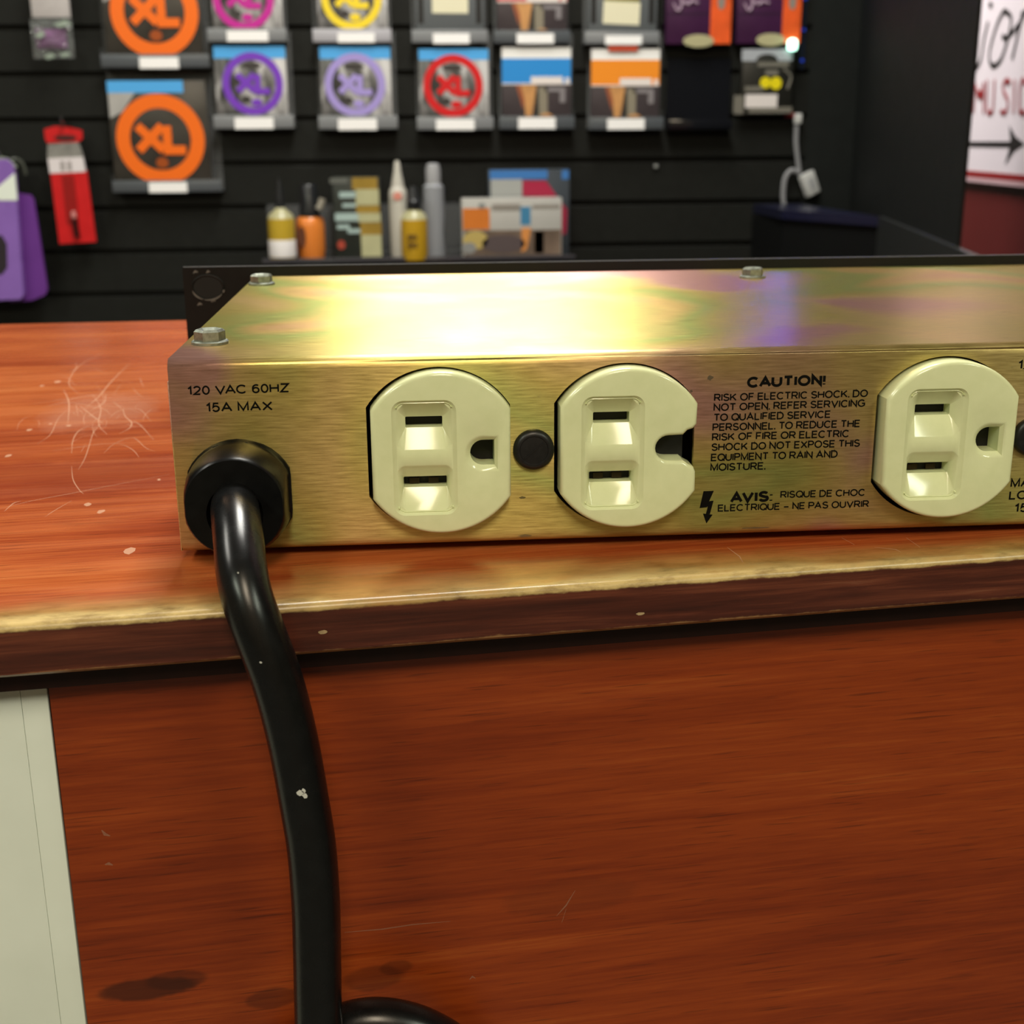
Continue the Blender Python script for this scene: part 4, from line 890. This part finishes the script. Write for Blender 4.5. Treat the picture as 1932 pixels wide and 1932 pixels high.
bm = NB(); a0, a1, b0, b1 = box3(102, 254, 145, 266, HY-3); add_disc(bm, (a0+a1)/2, (b0+b1)/2, (a1-a0)/2, (b1-b0)/2, HY-3.6, HY-2.9, 20); obj('hang_slot', bm, mat('maroon_dark', (70, 14, 14), 0.5), hd)
bm = NB(); add_prism(bm, sheared((118, 330), (140, 330), (150, 420), (128, 422), HY, 3), HY-5, HY-2.9); obj('tool_shaft', bm, mat('dark_red_tool', (150, 24, 24), 0.3), t)
bm = NB(); c = at(139, 405, HY-6); add_lathe(bm, [(4.5, 0), (5, 8), (3, 12)], (c[0], HY-6, c[2]-6), 'z', 14); obj('tool_collar', bm, mat('pinkish_metal', (190, 120, 116), 0.3), t)
c1_, c2_ = at(140, 415, HY-6), at(146, 447, HY-6); bm = NB(); add_tube(bm, [tuple(c1_), tuple((c1_+c2_)/2), tuple(c2_)], 5.2, 12); obj('tool_handle', bm, mat('dark_handle', (52, 12, 12), 0.3), t)
peg('short steel peg tip over the narrow red tool pack', 122, 232)
# purple packs, one behind the other, cut by the left border
violet = mat('violet_card', (106, 52, 140), 0.38, noise=0.12, nscale=20); lilac = mat('lilac_card', (142, 104, 186), 0.28, noise=0.12, nscale=20)
t = thing('strap_pack', tuple(at(60, 565, HY)), 'violet hanging pack standing half hidden behind the glossy lilac one', 'package', 'purple packs at the left border')
bm = NB(); add_prism(bm, [(p_[0], p_[2]) for p_ in [at(x, y, HY+2) for x, y in ((20, 362), (58, 368), (64, 376), (91, 545), (86, 556), (62, 566), (20, 570))]], HY-2, HY+6); obj('card', bm, violet, t)
bm = NB(); add_tube(bm, [tuple(at(20+20*math.cos(a)+8, 330+30*math.sin(a)-0, HY+3)) for a in [math.pi+math.pi*i/12 for i in range(13)]], 3, 8); obj('hanger_loop', bm, mat('clear_hanger', (70, 74, 66), 0.2), t)
t = thing('strap_pack', tuple(at(0, 570, HY-14)), 'glossy lilac hanging pack with white corner and dark window at the left border', 'package', 'purple packs at the left border')
bm = NB(); add_prism(bm, [(p_[0], p_[2]) for p_ in [at(x, y, HY-14) for x, y in ((-150, 300), (16, 300), (28, 312), (33, 380), (46, 556), (40, 564), (-150, 572))]], HY-20, HY-6); obj('card', bm, lilac, t)
bm = NB(); add_prism(bm, [(p_[0], p_[2]) for p_ in [at(x, y, HY-20) for x, y in ((-60, 372), (-8, 356), (28, 326), (33, 378), (-10, 378))]], HY-20.6, HY-19.9); obj('white_corner', bm, mat('glossy_white_patch', (236, 244, 232), 0.2), t)
bm = NB(); add_prism(bm, [(p_[0], p_[2]) for p_ in [at(x, y, HY-20) for x, y in ((-80, 440), (4, 444), (13, 460), (14, 505), (4, 518), (-80, 520))]], HY-20.6, HY-19.9); obj('window', bm, mat('dark_window', (50, 44, 50), 0.3), t)
bm = NB(); c0, c3 = at(-20, 294, HY-14), at(22, 312, HY-14); add_tube(bm, catmull([tuple(at(-25, 312, HY-14)), tuple(at(-10, 303, HY-14)), tuple(at(12, 303, HY-14)), tuple(at(30, 318, HY-14))], 6), 5, 8); obj('clear_hanger', bm, mat('clear_hanger2', (120, 128, 112), 0.2), t)
peg('short steel peg tip over the purple packs at the left border', 4, 293)

# ================================================================== SHELF WITH BOTTLES AND PACKS
SY0, SY1 = WY-130, WY-3                                  # shelf front and back
SZ = at(700, 489, WY-95)[2]
xa, xb = at(495, 489, SY0)[0], at(1085, 489, SY0)[0]
t = thing('wall_shelf', ((xa+xb)/2, WY-60, SZ), 'dark see-through tray shelf on the slatted wall carrying bottles and string boxes', 'shelf')
bm = NB(); add_box(bm, xa, xb, SY0, SY1, SZ-4, SZ, .5); obj('tray', bm, mat('smoked_acrylic', (30, 30, 34), 0.12), t)
bm = NB(); add_box(bm, xa, xb, SY1-3, SY1, SZ, SZ+92); obj('back_rail', bm, acrylic, t)
bm = NB(); add_box(bm, xa, xb, SY0, SY0+2.5, SZ, SZ+6, .4); obj('front_lip', bm, mat('smoked_lip', (70, 68, 72), 0.2), t)
def bottle(pxl, pxr, base_py, Y, prof, label, parts):
    cx = (pxl+pxr)/2; c = at(cx, 440, Y); r = (at(pxr, 440, Y)[0]-at(pxl, 440, Y)[0])/2
    t = thing('bottle', (c[0], Y, SZ), label, 'bottle', 'care product bottles on the wall shelf')
    Z = lambda py: at(cx, py, Y)[2]
    for nm, m, pr in parts:
        pr = [(max(rr*r, .3), Z(py)-SZ if py is not None else 0.05) for rr, py in pr]; bm = NB(); add_lathe(bm, pr, (c[0], Y, SZ), 'z', 28); obj(nm, bm, m, t, smooth=40)
    return t, c[0], r, Z
yel = mat('amber_oil', (190, 160, 50), 0.25); clr = mat('cloudy_plastic', (172, 168, 128), 0.3); blk = mat('black_cap', (30, 32, 34), 0.3)
orn = mat('orange_bottle', (222, 128, 52), 0.3); whp = mat('white_plastic', (192, 188, 176), 0.4); gry = mat('grey_clear_plastic', (146, 148, 152), 0.3)
B1 = WY-98; B2 = WY-60
t, cx, r, Z = bottle(506, 557, 488, B1, None, 'small yellow oil bottle with white label, at the left end of the wall shelf', [('body', yel, [(.95, None), (1, 482), (1, 420), (.98, 412)]), ('shoulder', clr, [(.98, 412), (.85, 404), (.45, 396), (.35, 392)]), ('cap', blk, [(.34, 392), (.32, 372), (.12, 345), (.08, 335)])])
bm = NB(); add_lathe(bm, [(r*1.02, Z(484)-SZ), (r*1.03, Z(481)-SZ), (r*1.03, Z(453)-SZ), (r*1.02, Z(452)-SZ)], (cx, B1, SZ), 'z', 28); obj('paper_label', bm, mat('white_label_paper', (232, 228, 226), 0.6), t)
t, cx, r, Z = bottle(559, 613, 478, B2, None, 'orange bottle with tall black cap on the wall shelf', [('body', orn, [(.9, None), (1, 470), (1, 425), (.92, 413), (.8, 409)]), ('cap', blk, [(.7, 409), (.72, 395), (.62, 385), (.6, 352), (.5, 348)])])
bm = NB(); add_disc(bm, cx-r*.55, Z(445)-0, r*.28, (Z(425)-Z(445)), B2-r*.98, B2-r*.6, 18); obj('printed_mark', bm, mat('dark_brown_print', (96, 50, 26), 0.5), t)
bm = NB(); add_tube(bm, [tuple(at(601, 395, B2-20)), tuple(at(606, 385, B2-20)), tuple(at(608, 375, B2-20))], 6, 10); obj('cap_tag', bm, mat('pale_tag', (156, 150, 136), 0.4), t)
# tall boxed kit
Yk = WY-62; t = thing('polish_kit', tuple(at(665, 487, Yk)[:2])+(SZ,), 'tall gold and pale banded boxed kit between the orange bottle and the white nozzle bottle', 'boxed kit')
x0, x1, z0, z1 = box3(630, 334, 718, 482, Yk); bm = NB(); add_box(bm, x0, x1, Yk, Yk+40, SZ+.05, z1, .8); obj('carton', bm, mat('dark_green_carton', (40, 44, 38), 0.4, noise=0.3, nscale=40), t)
def bandp(name, rects, m, y=Yk):
    for q in rects:
        bm = NB(); a0, a1, b0, b1 = box3(*q, y); add_box(bm, a0, a1, y-.5, y+.05, max(b0, SZ+.1), b1); obj(name, bm, m, t)
bandp('gold_panel', [(664, 335, 712, 357), (672, 388, 716, 402), (680, 420, 720, 443)], mat('gold_print', (160, 130, 52), 0.35, noise=0.2, nscale=30))
bandp('cream_panel', [(671, 357, 715, 387), (676, 402, 718, 419), (682, 443, 720, 484)], mat('cream_green_print', (186, 184, 142), 0.4, noise=0.12, nscale=20))
bandp('pale_blue_arc', [(640, 362, 672, 373), (646, 384, 672, 391), (632, 402, 676, 417), (636, 424, 660, 432), (656, 432, 680, 440)], mat('pale_cyan_print', (168, 190, 186), 0.35))
bandp('grey_print', [(622, 336, 656, 346)], mat('grey_faded_print', (96, 98, 92), 0.5))
bm = NB(); c = at(644, 462, Yk); add_disc(bm, c[0], c[2], 7, 8, Yk-.6, Yk+.05, 16); obj('red_dot', bm, mat('red_dot_print', (168, 64, 46), 0.5), t)
# bottles to the right
t, cx, r, Z = bottle(736, 770, 488, WY-92, None, 'white squeeze bottle with tall pointed nozzle on the wall shelf', [('body', whp, [(.85, None), (.95, 482), (1, 410), (1, 372), (.95, 360), (.7, 352)]), ('nozzle', whp, [(.7, 352), (.66, 345), (.42, 325), (.30, 308), (.2, 303)])])
bm = NB(); c = at(750, 370, WY-92-r); add_disc(bm, c[0], c[2], r*.5, r*.45, WY-92-r*1.06, WY-92-r*.8, 16); obj('red_print', bm, mat('pink_red_print', (216, 140, 124), 0.5), t)
t, cx, r, Z = bottle(757, 807, 484, WY-116, None, 'yellow oil bottle with black cap in front of the white nozzle bottle', [('body', mat('deep_amber_oil', (186, 146, 34), 0.25), [(.95, None), (1, 478), (1, 420), (.98, 414)]), ('shoulder', clr, [(.98, 414), (.85, 404), (.5, 397), (.42, 394)]), ('cap', blk, [(.55, 394), (.58, 380), (.5, 378), (.46, 372), (.2, 352)])])
bm = NB()
for dx in (-.35, 0.0): add_annulus(bm, cx+dx*r, Z(445), r*.2, r*.08, WY-116-r*1.05, WY-116-r*.85, 20)
for dx in (-.35, 0.0): add_annulus(bm, cx+dx*r, Z(460), r*.2, r*.08, WY-116-r*1.05, WY-116-r*.85, 20)
obj('printed_mark', bm, mat('brown_ink_print', (110, 82, 24), 0.5), t)
t, cx, r, Z = bottle(797, 842, 488, WY-72, None, 'grey clear spray bottle with grey cap, right of the yellow oil bottle', [('body', gry, [(.9, None), (.95, 480), (.8, 440), (.9, 400), (.85, 352), (.6, 346)]), ('cap', mat('grey_cap', (158, 158, 160), 0.4), [(.62, 346), (.62, 320), (.5, 310), (.3, 308)])])
# string boxes
Yb = WY-60; t = thing('string_box', tuple(at(998, 487, Yb)[:2])+(SZ,), 'blue topped string box with magenta print standing behind the white and orange box', 'string box', 'string boxes on the wall shelf')
x0, x1, z0, z1 = box3(923, 320, 1074, 484, Yb); bm = NB(); add_box(bm, x0, x1, Yb, Yb+40, SZ+.05, z1, .8); obj('carton', bm, mat('slate_carton', (64, 70, 76), 0.35), t)
bandp('blue_header', [(924, 321, 1033, 338), (1060, 321, 1073, 338)], mat('strong_blue_print', (62, 118, 182), 0.35), Yb)
bandp('white_panel', [(926, 338, 985, 376)], mat('grey_white_print', (160, 162, 158), 0.45), Yb)
bm = NB(); add_prism(bm, [(p_[0], p_[2]) for p_ in [at(x, y, Yb) for x, y in ((986, 341), (1030, 341), (1052, 372), (1070, 395), (1068, 440), (1056, 446), (1050, 372), (986, 370))]], Yb-.5, Yb+.05); obj('magenta_shape', bm, mat('magenta_print', (164, 34, 66), 0.4), t)
Yf = WY-112; t = thing('string_box', tuple(at(965, 487, Yf)[:2])+(SZ,), 'white and orange string box with blue tab lying in front on the wall shelf', 'string box', 'string boxes on the wall shelf')
x0, x1, z0, z1 = box3(872, 374, 1060, 487, Yf); bm = NB(); add_box(bm, x0, x1, Yf, Yf+42, SZ+.05, z1, .8); obj('carton', bm, mat('white_carton', (178, 176, 170), 0.35, noise=0.08, nscale=12), t)
bandp('orange_panel', [(873, 393, 924, 433)], mat('orange_carton_print', (214, 122, 48), 0.35, noise=0.15, nscale=25), Yf)
bandp('blue_tab', [(982, 390, 1001, 424)], mat('teal_blue_print', (64, 128, 166), 0.4), Yf)
bandp('grey_line', [(928, 385, 982, 397), (1004, 386, 1056, 393)], mat('taupe_print', (140, 134, 126), 0.4), Yf)
bandp('photo_strip', [(876, 434, 1058, 486)], mat('brown_photo_print', (118, 100, 86), 0.4, noise=0.5, nscale=18), Yf)
bm = NB(); c = at(950, 460, Yf); add_disc(bm, c[0], c[2], 38, 16, Yf-.8, Yf+.05); obj('dark_string_photo', bm, mat('plum_grey_print', (84, 72, 72), 0.5), t)
bm = NB(); c = at(897, 453, Yf); add_disc(bm, c[0], c[2], 22, 16, Yf-.8, Yf+.05, 24); obj('gold_photo', bm, mat('gold_photo_print', (186, 164, 96), 0.4), t)
bm = NB(); add_prism(bm, [(p_[0], p_[2]) for p_ in [at(x, y, Yf) for x, y in ((984, 430), (1002, 430), (994, 470), (984, 476))]], Yf-.8, Yf+.05); obj('amber_photo', bm, mat('amber_photo_print', (212, 140, 74), 0.4), t)
bandp('tan_photo', [(1008, 436, 1026, 478)], mat('tan_photo_print', (158, 140, 106), 0.4), Yf)
for qx, qy, ra_, rb_ in ((885, 468, 13, 10), (909, 388, 6, 5)):
    bm = NB(); c = at(qx, qy, Yf); add_disc(bm, c[0], c[2], ra_, rb_, Yf-1, Yf+.05, 20); obj('silver_glint', bm, mat('silver_glint', (196, 206, 204), 0.2, metal=0.6), t)  # glints on the carton, painted as pale silver discs

# ================================================================== RIGHT: corner cabinet, sign on the red wall
F_ = [(707, 1951), (797, 1722), (880, 2070), (874, 2140), (707, 2140)]
F_ = [(694, 1940), (786, 1729), (780, 2140), (694, 2140)]
t = thing('corner_cabinet', (780, 2000, FLOOR_MM), 'low black cabinet in the corner under the dangling white controller box', 'cabinet')
bm = NB(); add_prism(bm, F_, FLOOR_MM, -58.0, 'z'); obj('body', bm, mat('dull_black_cabinet', (14, 15, 15), 0.5, spec=0.2), t, smooth=None)
bm = NB(); add_prism(bm, [(p_[0]-4 if i < 2 else p_[0], p_[1]-4 if i < 2 else p_[1]) for i, p_ in enumerate(F_)], -52, -37.0, 'z'); obj('top', bm, mat('blue_lit_top', (22, 24, 46), 0.3), t, smooth=None)  # blue LED light on the black top is put into this navy colour
bm = NB(); add_prism(bm, [(p_[0]+4 if i < 2 else p_[0], p_[1]+3 if i < 2 else p_[1]) for i, p_ in enumerate(F_)], -58, -52.0, 'z'); obj('shadow_gap', bm, mat('groove_black', (8, 8, 9), 0.6), t, smooth=None)
SP = RP+RN*6.0
def rw(px, py, lift=0.0): return at_plane(px, py, SP+RN*lift, RN)
def red_poly(bm, pts, lift, back=None):
    f = [Vector(rw(x, y, lift)) for x, y in pts]; n = Vector(RN)
    b = [p_-n*(back if back else 0.4) for p_ in f]; a_ = [bm.verts.new(p_) for p_ in f]; b_ = [bm.verts.new(p_) for p_ in b]
    bm.faces.new(a_); bm.faces.new(b_[::-1])
    for i in range(len(f)): bm.faces.new([a_[i], b_[i], b_[(i+1) % len(f)], a_[(i+1) % len(f)]])
def on_wall(u, z, lift): return tuple(SP+RD*u+RN*lift+np.array([0, 0, z]))
def uz(px, py):
    P = rw(px, py); return float((P-SP)@RD), float(P[2])
ul = uz(1780, 200)[0]; ur = uz(2200, 200)[0]; zbot = uz(1870, 347)[1]; ztop = uz(1870, -160)[1]
t = thing('wall_sign', on_wall(ul, zbot, 0), 'white music sign with arrow and red border on the red wall', 'sign')
def slab(u0, u1, z0, z1, l0, l1):
    bm = NB(); P = [on_wall(u, z, l) for u in (u0, u1) for z in (z0, z1) for l in (l0, l1)]
    vs = [bm.verts.new(p_) for p_ in P]
    for f in ((0, 1, 3, 2), (4, 6, 7, 5), (0, 4, 5, 1), (2, 3, 7, 6), (0, 2, 6, 4), (1, 5, 7, 3)): bm.faces.new([vs[i] for i in f])
    return bm
z_a = uz(1870, 331)[1]; z_b = uz(1870, 318)[1]+0
white_sign = mat('white_sign_face', (240, 232, 234), 0.5)
obj('board', slab(ul, ur, zbot, ztop, -6, 0), white_sign, t, smooth=None)
zr0 = uz(1870, 337.5)[1]; zr1 = uz(1870, 325)[1]
obj('red_border', slab(ul, ur, zr0, zr1, -0.5, 0.6), mat('sign_red', (150, 22, 24), 0.5), t, smooth=None)
obj('lower_rule', slab(ul, ur, zbot+0.5, zr0-0.5, -0.5, 0.6), mat('sign_pink_white', (214, 180, 182), 0.5), t, smooth=None)
blk_ink = mat('sign_black_ink', (24, 22, 20), 0.5)
bm = NB(); red_poly(bm, [(1829, 267), (1906, 267), (1904, 237), (1916, 258), (1932, 271), (1912, 285), (1896, 310), (1905, 277), (1829, 276)], 0.8); obj('arrow', bm, blk_ink, t, smooth=None)
def strokes(name, L, w, m, lift=0.9):
    bm = NB()
    for l in L:
        P = [Vector(rw(x, y, lift)) for x, y in l]; P = catmull(P, 5) if len(P) > 2 else P
        add_ribbon(bm, P, w, tuple(RN), 0.0, False)
    return obj(name, bm, m, t, smooth=None)
strokes('script_lettering', [[(1864, 40), (1856, 75), (1850, 112), (1842, 128)], [(1901, 24), (1893, 22), (1880, 48), (1868, 90), (1867, 115), (1875, 124), (1888, 112), (1899, 80), (1906, 50), (1907, 32), (1901, 24)], [(1929, 20), (1921, 60), (1909, 112)], [(1890, 68), (1900, 70), (1922, 45), (1934, 22), (1950, 16)], [(1950, 16), (1946, 60), (1940, 112)]], 9.0, blk_ink)
bm = NB(); red_poly(bm, [(1865, 4), (1870, 3), (1873, 8), (1870, 16), (1866, 14)], .8); red_poly(bm, [(1838, 44), (1850, 48), (1840, 56)], .8); red_poly(bm, [(1832, 115), (1846, 126), (1838, 136), (1832, 136)], .8); obj('ink_serif', bm, blk_ink, t, smooth=None)
sred = mat('sign_dull_red', (176, 96, 100), 0.5)
strokes('music_lettering', [[(1836, 212), (1839, 155)], [(1839, 158), (1848, 185)], [(1848, 185), (1856, 156)], [(1856, 155), (1855, 214)], [(1862, 150), (1861, 200), (1864, 212), (1868, 212), (1873, 205), (1876, 150)], [(1905, 158), (1900, 151), (1893, 158), (1893, 172), (1900, 186), (1901, 200), (1896, 212), (1889, 210)], [(1914, 150), (1912, 214)], [(1936, 158), (1929, 150), (1924, 165), (1923, 200), (1926, 213), (1934, 210)]], 9, sred)
bm = NB()
for x, y, w, h in ((1849, 178, 8, 8), (1868, 212, 4, 4), (1890, 211, 4, 4), (1901, 153, 5, 5), (1926, 211, 5, 4)):
    red_poly(bm, [(x+w*math.cos(2*math.pi*i/12), y+h*math.sin(2*math.pi*i/12)) for i in range(12)], 1.2)
obj('lettering_dot', bm, mat('sign_deep_red', (150, 30, 34), 0.5), t, smooth=None)
SC.cycles.use_denoising = True
